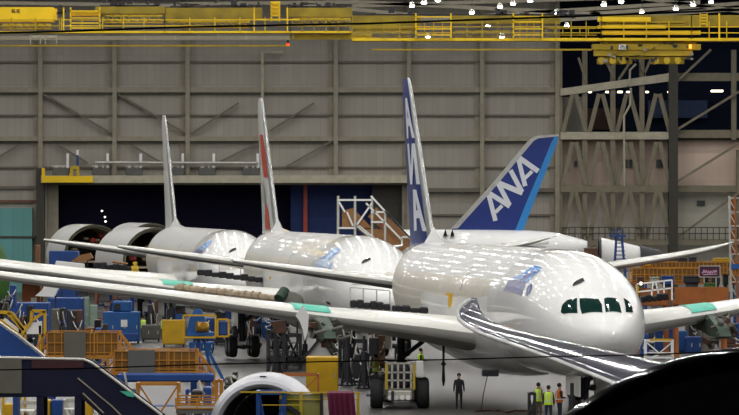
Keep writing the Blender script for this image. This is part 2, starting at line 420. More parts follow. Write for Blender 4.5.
def patch(poly, off=.02, step=.35, fn=None):
    """polygon in (s, phi) laid on the skin, finely cut so that it follows the curve"""
    fn=fn or S
    bm=bmesh.new(); f=bm.faces.new([bm.verts.new((a,b,0)) for a,b in poly])
    a0=min(a for a,b in poly); a1=max(a for a,b in poly); b0=min(b for a,b in poly); b1=max(b for a,b in poly)
    def cut(c,nv):
        bmesh.ops.bisect_plane(bm,geom=bm.verts[:]+bm.edges[:]+bm.faces[:],plane_co=c,plane_no=nv)
    x=a0+step
    while x<a1: cut((x,0,0),(1,0,0)); x+=step
    st=.09; x=b0+st
    while x<b1: cut((0,x,0),(0,1,0)); x+=st
    bm.verts.index_update()
    mb=MB(); mb.add([fn(v.co.x,v.co.y,off) for v in bm.verts],[tuple(v.index for v in f.verts) for f in bm.faces]); bm.free()
    return mb
def airfoil(tau,n=14):
    up=[];lo=[]
    for i in range(n+1):
        x=(1-math.cos(PI*i/n))/2
        y=5*tau*(.2969*q(x)-.126*x-.3516*x*x+.2843*x**3-.1015*x**4)
        up.append((x,y)); lo.append((x,-y))
    return up[::-1]+lo[1:]
def wing_loft(secs, lo_mat=1):
    """secs: (t, s_le, chord, z, tau, twist) ; returns MB with upper 0 / lower 1 material"""
    mb=MB(); n=None; rows=[]
    for t,sl,c,z,tau,tw in secs:
        af=airfoil(tau); n=len(af)
        rows.append([(t, sl+x*c, z+y*c-tw*(x-.0)*c) for x,y in af])
    for r in rows: mb.v+= [Vector(v) for v in r]
    for k in range(len(rows)-1):
        for i in range(n):
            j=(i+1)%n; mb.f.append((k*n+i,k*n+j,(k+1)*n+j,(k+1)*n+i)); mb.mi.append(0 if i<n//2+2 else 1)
    mb.f.append(tuple(range(n))); mb.mi.append(0); m=(len(rows)-1)*n; mb.f.append(tuple(range(m,m+n))); mb.mi.append(0)
    return mb
def wz(t): return herm([(2,3.55),(3,3.75),(10,4.55),(17,5.45),(25,6.4),(30,7.2)],t)
def wle(t): return herm([(2,17.4),(3,18),(10,22.4),(17,27.0),(26,33.2),(28,35.2),(30,38.6)],t)
def wc(t): return herm([(2,14),(3,13),(10,8.2),(17,5.8),(26,3.4),(28,2.4),(30,.6)],t)
def wtau(t): return herm([(2,.125),(10,.115),(17,.11),(26,.13),(30,.11)],t)
def wsecs(side,ts): return [(side*t,wle(t),wc(t),wz(t),wtau(t),.02) for t in ts]
WT=[2,3,5,7.5,10,13,17,21,24,26,27,28,29,29.6,30]
def stab_secs(side,ts=(.6,2,5,8,9.4,9.8,10)):
    o=[]
    for t in ts:
        f=t/10; c=herm([(0,6),(9.4,2.4),(10,1.3)],t)
        o.append((side*t, 46.8+f*7.6+(.5 if t>9.7 else 0), c, 5.45+f*1.35, .13, .035))
    return o
FIN=[(7.2,45.6,8.6),(8.3,46.6,7.5),(9.5,47.6,6.9),(13,50.6,5.0),(16,53.2,3.4),(16.8,53.9,2.8),(17.15,54.5,1.9)]
def fin_at(z):
    return herm([(a,b) for a,b,c in FIN],z), herm([(a,c) for a,b,c in FIN],z)
def fin_loft(f0,f1,grow=0,FINT=None,mat_fn=None):
    mb=MB(); af=[(x,y) for x,y in airfoil(.065)]; rows=[]
    seq=[]
    n=12
    xs=[f0+(f1-f0)*(1-math.cos(PI*i/n))/2 for i in range(n+1)]
    def yt(x): return 5*.065*(.2969*q(x)-.126*x-.3516*x*x+.2843*x**3-.1015*x**4)+grow
    ring=[(x,yt(x)) for x in xs[::-1]]+[(x,-yt(x)) for x in (xs[1:] if f0==0 else xs)]
    for z,sl,c in (FINT or FIN): rows.append([(y*min(c,6),sl+x*c,z) for x,y in ring])
    m=len(ring)
    for r in rows: mb.v+=[Vector(v) for v in r]
    for k in range(len(rows)-1):
        for i in range(m): mb.f.append((k*m+i,k*m+(i+1)%m,(k+1)*m+(i+1)%m,(k+1)*m+i)); mb.mi.append(0)
    mb.f.append(tuple(range(m))); mb.mi.append(0); b=(len(rows)-1)*m; mb.f.append(tuple(range(b,b+m))); mb.mi.append(0)
    return mb
def FS(a,z,off=0):
    """fin skin, starboard side: chord fraction a, height z"""
    sl,c=fin_at(z); y=5*.065*(.2969*q(a)-.126*a-.3516*a*a+.2843*a**3-.1015*a**4)*min(c,6)
    return Vector((-(y+off),sl+a*c,z))
def FPatch(poly,off=.03):
    def fn(a,b,o): return FS(a,b,o)
    bm=bmesh.new(); bm.faces.new([bm.verts.new((a,b,0)) for a,b in poly])
    for i in range(1,12):
        bmesh.ops.bisect_plane(bm,geom=bm.verts[:]+bm.edges[:]+bm.faces[:],plane_co=(i/12,0,0),plane_no=(1,0,0))
    z=8
    while z<17.2:
        bmesh.ops.bisect_plane(bm,geom=bm.verts[:]+bm.edges[:]+bm.faces[:],plane_co=(0,z,0),plane_no=(0,1,0)); z+=.5
    bm.verts.index_update(); mb=MB(); mb.add([fn(v.co.x,v.co.y,off) for v in bm.verts],[tuple(v.index for v in f.verts) for f in bm.faces]); bm.free(); return mb
def thick_line(pts,w):
    """closed outline of a stroked polyline in 2-D"""
    Lp=[];Rp=[]
    for i,p in enumerate(pts):
        a=Vector(pts[max(i-1,0)]); b=Vector(pts[min(i+1,len(pts)-1)]); d=(b-a).normalized(); n=Vector((-d.y,d.x))*w/2
        Lp.append(tuple(Vector(p)+n)); Rp.append(tuple(Vector(p)-n))
    return Lp+Rp[::-1]
def wheel(parent,c,r=.66,w=.5,name='wheel'):
    x,y,z=c; mb=MB()
    mb.lathe([(r*.55,-w/2),(r*.85,-w/2),(r*.97,-w*.36),(r,-w*.15),(r,w*.15),(r*.97,w*.36),(r*.85,w/2),(r*.55,w/2)],c,'x',20)
    o=ob(name,mb,mTIRE,parent,True)
    h=MB().lathe([(0,-w*.42),(r*.3,-w*.46),(r*.56,-w*.5),(r*.56,w*.5),(r*.3,w*.46),(0,w*.42)],c,'x',16)
    ob('hub',h,mHUB,o,True); return o
def main_gear(root,side):
    s0=28.0; t0=side*4.9
    g=ob('main_gear',MB().tube((t0,s0,1.0),(t0,s0,4.0),.2).tube((t0,s0-.75,.66),(t0,s0+.75,.66),.16).tube((t0,s0,2.2),(t0-side*1.6,s0-.6,3.5),.12).tube((t0-.5,s0-.73,.66),(t0+.5,s0-.73,.66),.1).tube((t0-.5,s0+.73,.66),(t0+.5,s0+.73,.66),.1),mDARK,root,True)
    for a in (-.72,.72):
        for b in (-.73,.73): wheel(g,(t0+a,s0+b,.7),.7,.5)
    return g
def nose_gear(root):
    g=ob('nose_gear',MB().tube((0,5.6,.5),(0,5.4,2.6),.13).tube((-.4,5.6,.5),(.4,5.6,.5),.08).tube((0,5.5,1.3),(0,4.2,2.5),.07),mDARK,root,True)
    for a in (-.35,.35): wheel(g,(a,5.6,.5),.5,.34)
    ob('gear_door',MB().box(-.75,-.7,3.4,6.6,1.25,2.2),mWINGW,root); ob('gear_door',MB().box(.7,.75,3.4,6.6,1.25,2.2),mWINGW,root)
def pylon(root,side):
    t=side*9.9; mb=MB(); s=wle(9.9)
    mb.prism([(0,0)]*0+[(s-3.2,3.5),(s-2.8,3.9),(s-.4,4.5),(s+2.5,4.3),(s+3.6,3.9),(s+1.2,3.7),(s-.5,3.5),(s-2.4,3.35)],-.3,.3)
    mb.v=[Vector((t+v.y,v.x,v.z)) for v in mb.v]
    p=ob('engine_pylon',mb,mGREEN,root)
    rnd=random.Random(3 if side<0 else 5); mb=MB()
    for i in range(16):
        a=(t+rnd.uniform(-.6,.6),s+rnd.uniform(-3.4,.3),rnd.uniform(3.1,4.4)); b=(a[0]+rnd.uniform(-.7,.7),a[1]+rnd.uniform(-.9,.9),a[2]+rnd.uniform(-.4,.3))
        mb.tube(a,b,rnd.uniform(.04,.12),n=6)
    ob('pipework',mb,mGREYM,p)
    mb=MB()
    for i in range(6):
        a=(t+rnd.uniform(-.6,.6),s+rnd.uniform(-2.6,.3),rnd.uniform(3.1,4.1)); ob('accessory_box',MB().bbox(a[0]-.25,a[0]+.25,a[1]-.3,a[1]+.3,a[2]-.16,a[2]+.16),mDBROWN,p)
def px_to_skin(plane,px,py):
    """(s, phi) of the skin point of a plane seen at a pixel"""
    best=None; R=plane.matrix_basis
    for i in range(190):
        s=.1*i+.05
        for j in range(0,160):
            phi=-PI*.95+1.9*PI*j/160
            w=R@S(s,phi); x=CX+w.x/w.y*F; y=HY-(w.z-H)/w.y*F
            e=(x-px)**2+(y-py)**2
            if best is None or e<best[0]:
                n=(S(s,phi+.02)-S(s,phi-.02)).cross(S(s+.05,phi)-S(s-.03 if s>.04 else s,phi)); n=R.to_3x3()@n
                c,hz,hw=fsec(s)
                if n.length==0: continue
                out=R.to_3x3()@(S(s,phi)-Vector((0,s+1.0,c)))
                if n.dot(out)<0: n=-n
                if n.dot(w-Vector((0,0,H)))<0: best=(e,s,phi)
    return best[1],best[2]
SKINPTS={}
def make_plane(name,label,loc,th,opt):
    R=thing(name,label,'airliner',loc,th)
    R.matrix_basis=Matrix.Translation(Vector(loc))@Matrix.Rotation(th,4,'Z')
    GL=opt.get('glass',mGLASS)
    fz=ob('fuselage',fuselage_mb(),[mPAINT,mPAINTG,mFILM],R,True)
    # belly fairing
    mb=MB(); N=24; ss=[15+i*.95 for i in range(21)]; vs=[]
    for s in ss:
        u=(s-15)/19; k=max(0,math.sin(PI*u))**.45
        for i in range(N+1):
            a=PI*.5+PI*i/N*1.0+0
            a=PI*.42+ (PI*1.16)*i/N
            vs.append(Vector(((2.87+.42*k)*math.sin(a),s,4.95-.3*k+(2.9+.25*k)*math.cos(a))))
    fs=[(k*(N+1)+i,k*(N+1)+i+1,(k+1)*(N+1)+i+1,(k+1)*(N+1)+i) for k in range(20) for i in range(N)]
    mb.add(vs,fs); ob('belly_fairing',mb,mPAINTG,R,True)
    for side in (-1,1):
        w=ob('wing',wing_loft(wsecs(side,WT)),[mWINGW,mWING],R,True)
        # teal film strip on the leading edge
        ta,tb_=opt.get('teal',(10.0,11.8)) if side<0 else (8.8,10.3)
        ts=[ta+(tb_-ta)*i/4 for i in range(5)]
        f=MB(); rows=[]
        for t in ts:
            af=airfoil(wtau(t))[8:14]; rows.append([(side*t,wle(t)+x*wc(t)-.03,wz(t)+y*wc(t)*1.04+.03-.02*x*wc(t)) for x,y in af])
        m=len(rows[0])
        for r in rows: f.v+=[Vector(v) for v in r]
        for a in range(4):
            for b in range(m-1): f.f.append((a*m+b,a*m+b+1,(a+1)*m+b+1,(a+1)*m+b)); f.mi.append(0)
        o=ob('slat_film',f,mTEALF,w,True); o['label']='teal protective film on leading edge'
        if side<0 and opt.get('bare'):
            rn=random.Random(2); g=MB(); t=3.4
            while t<9.6:
                g.tube((-t,wle(t)-.15,wz(t)-.0),(-t-.5,wle(t+.5)-.15,wz(t+.5)),.3+rn.uniform(-.04,.1),.26,10); t+=.4
            o=ob('bare_spar',g,mTAN,w); o['label']='tan unpainted wing spar with brackets'
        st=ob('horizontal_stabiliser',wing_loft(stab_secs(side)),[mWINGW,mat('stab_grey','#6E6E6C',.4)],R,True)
        main_gear(R,side)
        if opt.get('pylons',True): pylon(R,side)
    nose_gear(R)
    fb=opt['fin_base']
    fin=ob('fin',fin_loft(0,.7),fb,R,True)
    ob('rudder',fin_loft(.71,1),opt.get('rudder',fb),R,True)
    ob('fin_edge',fin_loft(0,.11,.006),mEDGE,fin,True)
    if opt.get('fillet',True):
        mb=MB().add([(-.25,41.5,7.9),(.25,41.5,7.9),(-.55,46.5,7.8),(.55,46.5,7.8),(0,46.3,8.75),(0,44.5,8.15)],[(0,2,4,5),(1,3,4,5),(0,1,5),(2,3,4)]); ob('dorsal_fillet',mb,mPAINT,R,True)
    for nm,poly,mm in opt.get('fin_marks',[]): ob(nm,FPatch(poly),mm,fin)
    # cockpit glazing, probe, decals, door line
    if not SKINPTS:
        def cv(lst): return [px_to_skin(R,*p) for p in lst]
        SKINPTS['g']=[cv([(561,312),(563,305),(567.5,300.5),(577,299),(578,305),(578,314),(563,314.2)]),
            cv([(580.5,299.3),(592,298.3),(598,300),(602,306),(602.5,313),(582,314)]),
            cv([(603.8,300),(607,298.6),(616,298.6),(619,305),(621,313),(606,313.5)]),
            cv([(622.8,298.8),(628,302),(632.5,309),(633,313),(625.5,313.2)])]
        SKINPTS['probe']=cv([(572,286),(574,282.5),(583,279),(584,281.5),(580,284.5),(574,287)])
        SKINPTS['d1']=cv([(503.5,290),(509,279.5),(526,283.5),(522,295.5)])
        SKINPTS['d2']=cv([(510,279),(521,275),(528,269.5),(536,266),(543,268),(537,274),(530,280.5),(526,283)])
        SKINPTS['d3']=cv([(525.5,296),(527,288),(532,283),(533,287),(531,292),(528,296)])
        SKINPTS['d4']=cv([(519,282),(524,276),(533,271.5),(536,272.5),(529,277),(523,283)])
        SKINPTS['seal']=cv([(527,318),(527,316.5),(533,316.5),(533,318)]) if False else None
    for p in SKINPTS['g']:
        o=ob('cockpit_window',patch(p,.03,.2),GL,fz,False)
        for pl in o.data.polygons: pl.use_smooth=True
    o=ob('sensor_plate',patch(SKINPTS['probe'],.035,.2),mBLACK,fz)
    mix=opt.get('decal',(mDECALP,mDECALB,mANAB,mDECALP))
    for key,mm in zip(('d1','d2','d3','d4'),mix):
        if mm: ob('livery_mark',patch(SKINPTS[key],.02 if key!='d4' else .03,.3),mm,fz)
    ob('door_seam',patch(thick_line([(22.6,-.85),(22.8,-1.05),(22.8,-1.3)],.14),.02,.3),mDECALP,fz)
    ob('barcode_plate',patch([(5.6,-1.9),(6.6,-1.9),(6.6,-1.84),(5.6,-1.84)],.02),mDARK,fz)
    return R
TH=math.radians(9.15)
P1=(10.9,209,0)
def letters_on_fin():
    # the letters A N A up the fin, drawn as strokes in (chord fraction, height)
    out=[]; 
    def st(pts,w): out.append(pts)
    def qd(a,b,w=.16):
        # stroke from a to b; w = width along chord fraction
        (a0,z0),(a1,z1)=a,b
        return [(a0-w/2,z0),(a0+w/2,z0),(a1+w/2,z1),(a1-w/2,z1)]
    def band(z,a0,a1,h=.45): return [(a0,z),(a1,z),(a1,z+h),(a0,z+h)]
    A=lambda z:[qd((.18,z),(.40,z+2.3)),qd((.62,z),(.46,z+2.3)),band(z+.7,.28,.56)]
    Nn=lambda z:[qd((.2,z),(.2,z+2.3)),qd((.62,z),(.24,z+2.3)),qd((.62,z),(.62,z+2.3))]
    for p in A(8.5)+Nn(11.1)+A(13.7): out.append(('livery_letter',p,mLETTER))
    return out
pl1=make_plane('airliner','white twin-jet airliner in front with its cockpit nearest the camera',P1,TH,
  dict(fin_base=mANAB,rudder=mANAB,fin_marks=letters_on_fin(),teal=(9.4,11.1)))
LD=math.radians(9.2)
P2=(.15+P1[0]-62*math.sin(LD),P1[1]+62*math.cos(LD),.12)
pl2=make_plane('airliner','white airliner second in line, with a red and white tail fin',P2,TH,
  dict(glass=mFILM,fin_base=mPAINT,rudder=mPAINT,bare=True,teal=(8.8,10.6),
   fin_marks=[('livery_stripe',[(.12,11.6),(.45,11.6),(.62,13.0),(.66,14.6),(.25,14.6),(.12,13.3)],mRED),
              ('livery_stripe',[(.5,9.3),(.68,9.9),(.66,11.3),(.42,10.4)],mLGREY),
              ('livery_stripe',[(.3,8.0),(.68,8.0),(.68,8.8),(.5,10.0),(.34,9.4)],mRED)],
   decal=(mDECALL,mDECALB,mDECALB,mDECALL)))
P3=(.15+P1[0]-124*math.sin(LD)+.2,P1[1]+124*math.cos(LD),0)
pl3=make_plane('airliner','white airliner third in line, with a plain grey-white tail fin',P3,math.radians(8.9),
  dict(glass=mFILM,fin_base=mPAINTG,rudder=mPAINTG,teal=(20,20.5),pylons=False,decal=(mDECALP,mDECALB,None,None)))
# ---- aft body of the airliner parked crosswise behind
d=440.0; l=L(520,d)
A=thing('airliner','white aft body and blue tail fin of an airliner parked crosswise behind','airliner',l.loc)
prof=[(365,229.6,292),(440,229.2,292),(500,229.5,290),(530,230.3,284),(550,231.8,272),(556,232.5,268),(570,236,263),(583,239.5,256),(587,241,253)]
mb=MB(); N=40; vs=[]
for px,a,b in prof:
    z1,z0=l.z(a),l.z(b); c=(z0+z1)/2; h=(z1-z0)/2
    vs+=[Vector((l.x(px), h*.96*math.sin(2*PI*i/N), c+h*math.cos(2*PI*i/N))) for i in range(N)]
fs=[(k*N+i,k*N+(i+1)%N,(k+1)*N+(i+1)%N,(k+1)*N+i) for k in range(len(prof)-1) for i in range(N)]+[tuple(range(N)),tuple(range((len(prof)-1)*N,len(prof)*N))]
mb.add(vs,fs); ob('fuselage',mb,mPAINT,A,True)
fin2=lambda pts,dy: [(l.x(x),l.z(y)) for x,y in pts]
fp=[(452,228),(470,209),(492,185),(512,161),(527,143),(531,139.5),(536,137),(558,135),(557.5,140),(546,170),(535,198),(521,233),(452,233)]
mb=MB().prism(fin2(fp,0),-.35,.35); fin=ob('fin',mb,mANAB,A)
mb=MB().prism(fin2([(451,229),(470,208),(492,184),(512,160),(527,142),(531,138.5),(536,136),(558.5,134.3),(558.3,136.2),(538,138.5),(533.5,141),(515,163),(495,187),(476,208),(458,228)],0),-.42,.42); o=ob('fin_edge',mb,mEDGE,A)
mb=MB().prism(fin2([(558,136.5),(557,143),(546,171),(535,199),(522,233),(514,233),(526,203),(538,175),(550,145),(554,137)],0),-.4,.4); o=ob('rudder',mb,mANAL,A); o['label']='light blue rudder stripe'
c2=lambda x,y:(480+x/5.54,150+y/5.54)
def stroke(a,b,w):
    a=Vector(a);b=Vector(b);dd=(b-a).normalized();n=Vector((-dd.y,dd.x))*w/2
    return [c2(*(a+n)),c2(*(b+n)),c2(*(b-n)),c2(*(a-n))]
for strokes in ([((48,250),(85,392),25),((52,240),(165,312),27),((85,345),(122,308),20)],[((98,182),(163,305),26),((100,182),(235,238),30),((168,112),(232,232),26)],[((212,52),(250,200),25),((218,44),(322,118),28),((248,156),(288,118),20)]):
    mb=MB()
    for i,s_ in enumerate(strokes): mb.prism(fin2(stroke(*s_),0),-.40-.012*i,-.3)
    ob('livery_letter',mb,mLETTER,fin)
st=MB().add([(l.x(500),-2.2,l.z(243)),(l.x(548),-2.2,l.z(241)),(l.x(545),-9,l.z(241)),(l.x(520),-9,l.z(243)),(l.x(500),-2.2,l.z(247)),(l.x(548),-2.2,l.z(244)),(l.x(545),-9,l.z(243)),(l.x(520),-9,l.z(245))],[(0,1,2,3),(4,7,6,5),(0,4,5,1),(1,5,6,2),(2,6,7,3),(3,7,4,0)])
ob('horizontal_stabiliser',st,mWINGW,A)
for i,px in enumerate((445,452)):
    ob('static_marker',MB().prism([(l.x(px-2),l.z(235.5)),(l.x(px),l.z(229)),(l.x(px+2),l.z(235.5))],-2.2,-1.2),mBLACK,A)
ob('antenna',MB().tube(l.p(484,228,0),l.p(484,234,0),.06),mPLY,A)
# ---- barrels of the fourth airliner
def barrel(px,ytop,d,length,lab,r=2.95,zc=4.95):
    l=L(px,d); z=H-(ytop-HY)*d/F-r
    t=thing('fuselage_section',lab,'fuselage section',(l.x0,d,0),math.radians(16))
    mb=MB().lathe([(r,0),(r,length)],(0,0,z),'y',48); ob('skin',mb,mPAINTG,t,True)
    mb=MB().lathe([(r,0),(r-.18,-.02),(r-.18,length-.3),(0,length-.3)],(0,0,z),'y',48); ob('inner_lining',mb,mat('interior_green_brown','#4A4A38',.8,var=.4,scale=1.2),t,True)
    mb=MB()
    for k_ in range(8):
        mb.lathe([(r-.18,.4+k_*.8),(r-.34,.4+k_*.8),(r-.34,.5+k_*.8),(r-.18,.5+k_*.8)],(0,0,z),'y',40)
    ob('frame_ribs',mb,mSTEEL,t,True)
    ob('cabin_floor',MB().box(-2.5,2.5,.3,length-.4,z-.6,z-.45),mTAN,t)
    rn=random.Random(int(px))
    for i in range(14):
        x=rn.uniform(-2,1.9); y=rn.uniform(.4,3); ob('red_fitting' if i%5==0 else 'insulation',MB().ball((x,y,z+rn.uniform(.2,1.9)),rn.uniform(.15,.4),.4,rn.uniform(.12,.3),8,5),mat('fitting_red','#8A2A22',.6) if i%5==0 else mTAN,t,True)
    for s_ in (-1.8,1.8):
        for y in (1.2,length-1.2):
            mm=MB().tube((s_,y,0),(s_,y,z-1.9),.12); mm.box(s_-.5,s_+.5,y-.5,y+.5,0,.15); mm.box(s_-.5,s_+.5,y-.25,y+.25,z-2.4,z-2.05); ob('cradle',mm,mBLUE,t)
    return t
barrel(95,224.5,432,8,'white fuselage section leftmost, open end showing red fittings')
barrel(156,227.5,402,11,'white fuselage section with an open end beside the third airliner')
barrel(152,223,455,9,'white fuselage section farthest back, only its crown showing')
# ------------------------------------------------------------------ overhead cranes
def crane(d,name,label,rx):
    l=L(rx,d); zz=H-(40-HY)*d/F; t=thing(name,label,'crane',(l.x0,d,zz))
    def X(px): return l.x(px)
    def Z(py): return l.z(py)-zz
    def bx(mb,a,b,c,e,y0=-.5,y1=.5): return mb.box(X(a),X(b),y0,y1,Z(e),Z(c))
    return t,X,Z,bx
t,X,Z,bx=crane(418,'overhead_crane','yellow overhead travelling crane on the left with ladder and handrails',180)
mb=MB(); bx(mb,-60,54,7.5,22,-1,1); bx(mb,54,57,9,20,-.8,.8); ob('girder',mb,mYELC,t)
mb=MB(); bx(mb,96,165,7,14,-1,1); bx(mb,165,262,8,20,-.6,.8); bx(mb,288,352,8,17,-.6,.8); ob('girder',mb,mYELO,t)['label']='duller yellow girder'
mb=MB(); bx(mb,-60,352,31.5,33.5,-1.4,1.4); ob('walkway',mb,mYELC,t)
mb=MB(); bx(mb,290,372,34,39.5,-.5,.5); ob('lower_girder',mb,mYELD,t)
for a,b in ((-60,60),(62,165),(165,290),(290,350)):
    mb=MB()
    for y in (20,26): bx(mb,a,b,y,y+.9,-1.4,-1.3)
    n=5
    for i in range(n+1):
        p=a+(b-a)*i/n; bx(mb,p,p+.8,18,33,-1.4,-1.3)
    ob('guard_rail',mb,mYELC if a in(62,165) else mYELD,t)
mb=MB()
for p in (64,71,100): bx(mb,p,p+1.3,8,32,-1.5,-1.35)
for y in (11,18,23,28): bx(mb,71,101,y,y+1.2,-1.5,-1.35)
bx(mb,71,101,11,16,-1.2,.6); ob('service_cage',mb,mYELC,t)
mb=MB()
for p in (271,279): bx(mb,p,p+1.5,2,22,-1.6,-1.45)
for y in (4,8,12,16,20): bx(mb,271,280,y,y+1,-1.6,-1.45)
bx(mb,272,279,2,17,-1.4,-1.3); ob('ladder',mb,mYELC,t)
mb=MB()
for p in (254,287): bx(mb,p,p+1.3,8,33,-1.6,-1.45)
bx(mb,254,300,19.5,21,-1.5,-1.4); ob('cage_post',mb,mYELC,t)
for pts in ([(16,10),(13,10),(13,13),(16,13),(16,11.6),(13,11.6)],[(21,10),(18,10),(18,13),(21,13)],):
    mb=MB()
    for (a,b),(c_,e) in zip(pts[:-1],pts[1:]): mb.bar((X(a),-1.03,Z(b)),(X(c_),-1.03,Z(e)),.06,.05)
    if len(pts)==4: mb.bar((X(18),-1.03,Z(11.5)),(X(20.6),-1.03,Z(11.5)),.06,.05)
    ob('painted_letter',mb,mDBROWN,t)
rn=random.Random(4)
for n_,(a,b,y0,y1,mm) in enumerate(((104,163,15,22,mYELD),(166,250,21,27,mYELD),(292,350,18,24,mYELD),(2,52,24,28,mYELD))):
    mb=MB(); bx(mb,a,b,y0,y0+2,-.9,-.7); bx(mb,a,b,y1,y1+1.5,-.9,-.7)
    for i in range(7):
        p=a+(b-a)*i/7; bx(mb,p,p+1,y0,y1,-.9,-.7); mb.bar((X(p),-.8,Z(y0)),(X(p+(b-a)/7),-.8,Z(y1)),.08)
    ob('truss_rail',mb,mm,t)
mb=MB()
for i in range(16):
    p=-20+i*24+rn.uniform(-5,5); y=rn.uniform(35,41); bx(mb,p,p+.7,33,y,-1.2,-1.1)
bx(mb,-20,350,33.5,34,-1.2,-1.1); ob('hanger_rods',mb,mSTEELL,t)
mb=MB(); bx(mb,30,57,36,38,-1.3,-1.1)
for p in (31,41,46,57): bx(mb,p,p+.8,35,44,-1.3,-1.1)
ob('suspended_cage',mb,mSTEELL,t)
for n_,(a,b,ya,yb) in enumerate(((54,66,0,14),(100,160,0,7),(170,262,0,8),(288,350,0,8))):
    mb=MB()
    for i in range(int((b-a)/7)+2):
        p=rn.uniform(a,b-3); y=rn.uniform(ya,yb-3); bx(mb,p,p+rn.uniform(1.5,6),y,y+rn.uniform(2,4),rn.uniform(-.8,0),.8)
    bx(mb,a,b-3,yb-2,yb,-.1,.1); ob('drive_machinery',mb,mDARK,t)
mb=MB().ball((X(288),0,Z(44.5)),.13); ob('warning_lamp',mb,mREDL,t); ob('lamp_bracket',MB().box(X(287),X(289),-.1,.1,Z(43.5),Z(40)),mDARK,t)
# second crane
t,X,Z,bx=crane(400,'overhead_crane','yellow overhead crane on the right carrying a trolley and a small white sign',560)
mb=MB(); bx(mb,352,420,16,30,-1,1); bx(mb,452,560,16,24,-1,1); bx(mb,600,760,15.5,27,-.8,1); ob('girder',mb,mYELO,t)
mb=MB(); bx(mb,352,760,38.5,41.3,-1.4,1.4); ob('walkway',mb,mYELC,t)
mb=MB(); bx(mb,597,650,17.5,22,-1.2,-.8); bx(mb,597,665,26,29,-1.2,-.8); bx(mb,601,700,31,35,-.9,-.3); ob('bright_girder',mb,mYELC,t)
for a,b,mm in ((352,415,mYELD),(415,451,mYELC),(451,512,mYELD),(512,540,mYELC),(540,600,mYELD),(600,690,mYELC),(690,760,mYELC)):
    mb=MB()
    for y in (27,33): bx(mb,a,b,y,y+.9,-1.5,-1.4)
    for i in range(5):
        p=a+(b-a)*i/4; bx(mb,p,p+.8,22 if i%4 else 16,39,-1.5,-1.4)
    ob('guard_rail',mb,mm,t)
for a,b in ((415,450),(512,541)):
    mb=MB()
    for p in (a,b): bx(mb,p,p+1.4,14,39,-1.7,-1.55)
    for y in (17,22,29,35): bx(mb,a,b,y,y+1.2,-1.7,-1.55)
    ob('service_cage',mb,mYELC,t)
mb=MB()
for p in (698,705): bx(mb,p,p+1.2,14,27,-1.8,-1.65)
for y in (15,18,21,24): bx(mb,698,706,y,y+1,-1.8,-1.65)
bx(mb,717,718.5,14,40,-1.8,-1.65); ob('ladder',mb,mYELC,t)
mb=MB(); bx(mb,592,700,44.5,50,-1,1); bx(mb,600,696,41,44.5,-.5,.5); ob('trolley_frame',mb,mYELD,t)
tr=ob('trolley',MB().box(X(594),X(692),-.8,.8,Z(56),Z(50)),mYELD,t)
for p in (601,612,622,655,666,677):
    mb=MB().tube((X(p),-1.1,Z(61)),(X(p),1.1,Z(61)),.3,n=14); ob('trolley_wheel',mb,mYELD,tr,True)
mb=MB(); bx(mb,598,690,57,59,-.4,.4); bx(mb,597,632,59,64,-.3,.3); bx(mb,650,684,59,64,-.3,.3); ob('bogie',mb,mYELD,tr)
for i in range(34):
    mb=MB(); p=rn.uniform(596,690); y=rn.uniform(42,60); bx(mb,p,p+rn.uniform(1,5),y,y+rn.uniform(1,3.5),-1.15,-.9); ob('trolley_machinery',mb,(mDARK,mYELO,mDARK,mSTEEL)[i%4],tr)
mb=MB(); bx(mb,618,625,45,50,-1.25,-1.15); sg=ob('sign_plate',mb,mWHITE,t)
mb=MB(); 
def seg(chars,px,py,w,h,mb,yy,th):
    S7={'2':'abged','5':'afgcd','6':'afgecd','E':'afged','0':'abcdef','1':'bc'}
    for ch in chars:
        P={'a':((0,0),(1,0)),'b':((1,0),(1,.5)),'c':((1,.5),(1,1)),'d':((0,1),(1,1)),'e':((0,.5),(0,1)),'f':((0,0),(0,.5)),'g':((0,.5),(1,.5))}
        for s_ in S7[ch]:
            (a,b),(c_,e)=P[s_]; mb.bar((X(px+a*w),yy,Z(py+b*h)),(X(px+c_*w),yy,Z(py+e*h)),th,.03)
        px+=w*1.5
seg('25',619.6,46,1.7,3,mb,-1.28,.05); ob('sign_digits',mb,mDARK,sg)
for (a,b,y0,y1) in ((354,412,31,37),(454,510,31,37),(545,596,28,36),(606,684,22,26)):
    mb=MB(); bx(mb,a,b,y0,y0+1.2,-1,-.8); bx(mb,a,b,y1-1,y1,-1,-.8)
    for i in range(6): p=a+(b-a)*i/6; bx(mb,p,p+.8,y0,y1,-1,-.8)
    ob('truss_rail',mb,mYELD,t)
mb=MB(); bx(mb,688,690.5,45,49,-1.3,-1); ob('warning_lamp',mb,mORL,t)
mb=MB()
for i in range(20):
    p=rn.uniform(352,590); y=rn.uniform(8,15); bx(mb,p,p+rn.uniform(2,7),y,y+rn.uniform(2,4),-.6,.6)
bx(mb,352,592,14,15.5,-.1,.1); ob('drive_machinery',mb,mDARK,t)
for mb,(a,b,y) in ((MB(),(-80,290,45.7)),(MB(),(372,592,49.6))):
    o=ob('crane_runway_rail',MB().box(*( (a-CX)*430/F,(b-CX)*430/F ),430,430.5,H-(y+.8-HY)*430/F,H-(y-.8-HY)*430/F),mYELD)
    tag(o,'thin dull yellow runway rail under the %s crane'%('left' if a<0 else 'right'),'rail')
o=ob('runway_beam',MB().box((-80-CX)*432/F,(372-CX)*432/F,432,432.8,H-(40-HY)*432/F,H-(36-HY)*432/F),mSTEEL); tag(o,'long grey beam across the steel wall below the left crane walkway','beam')
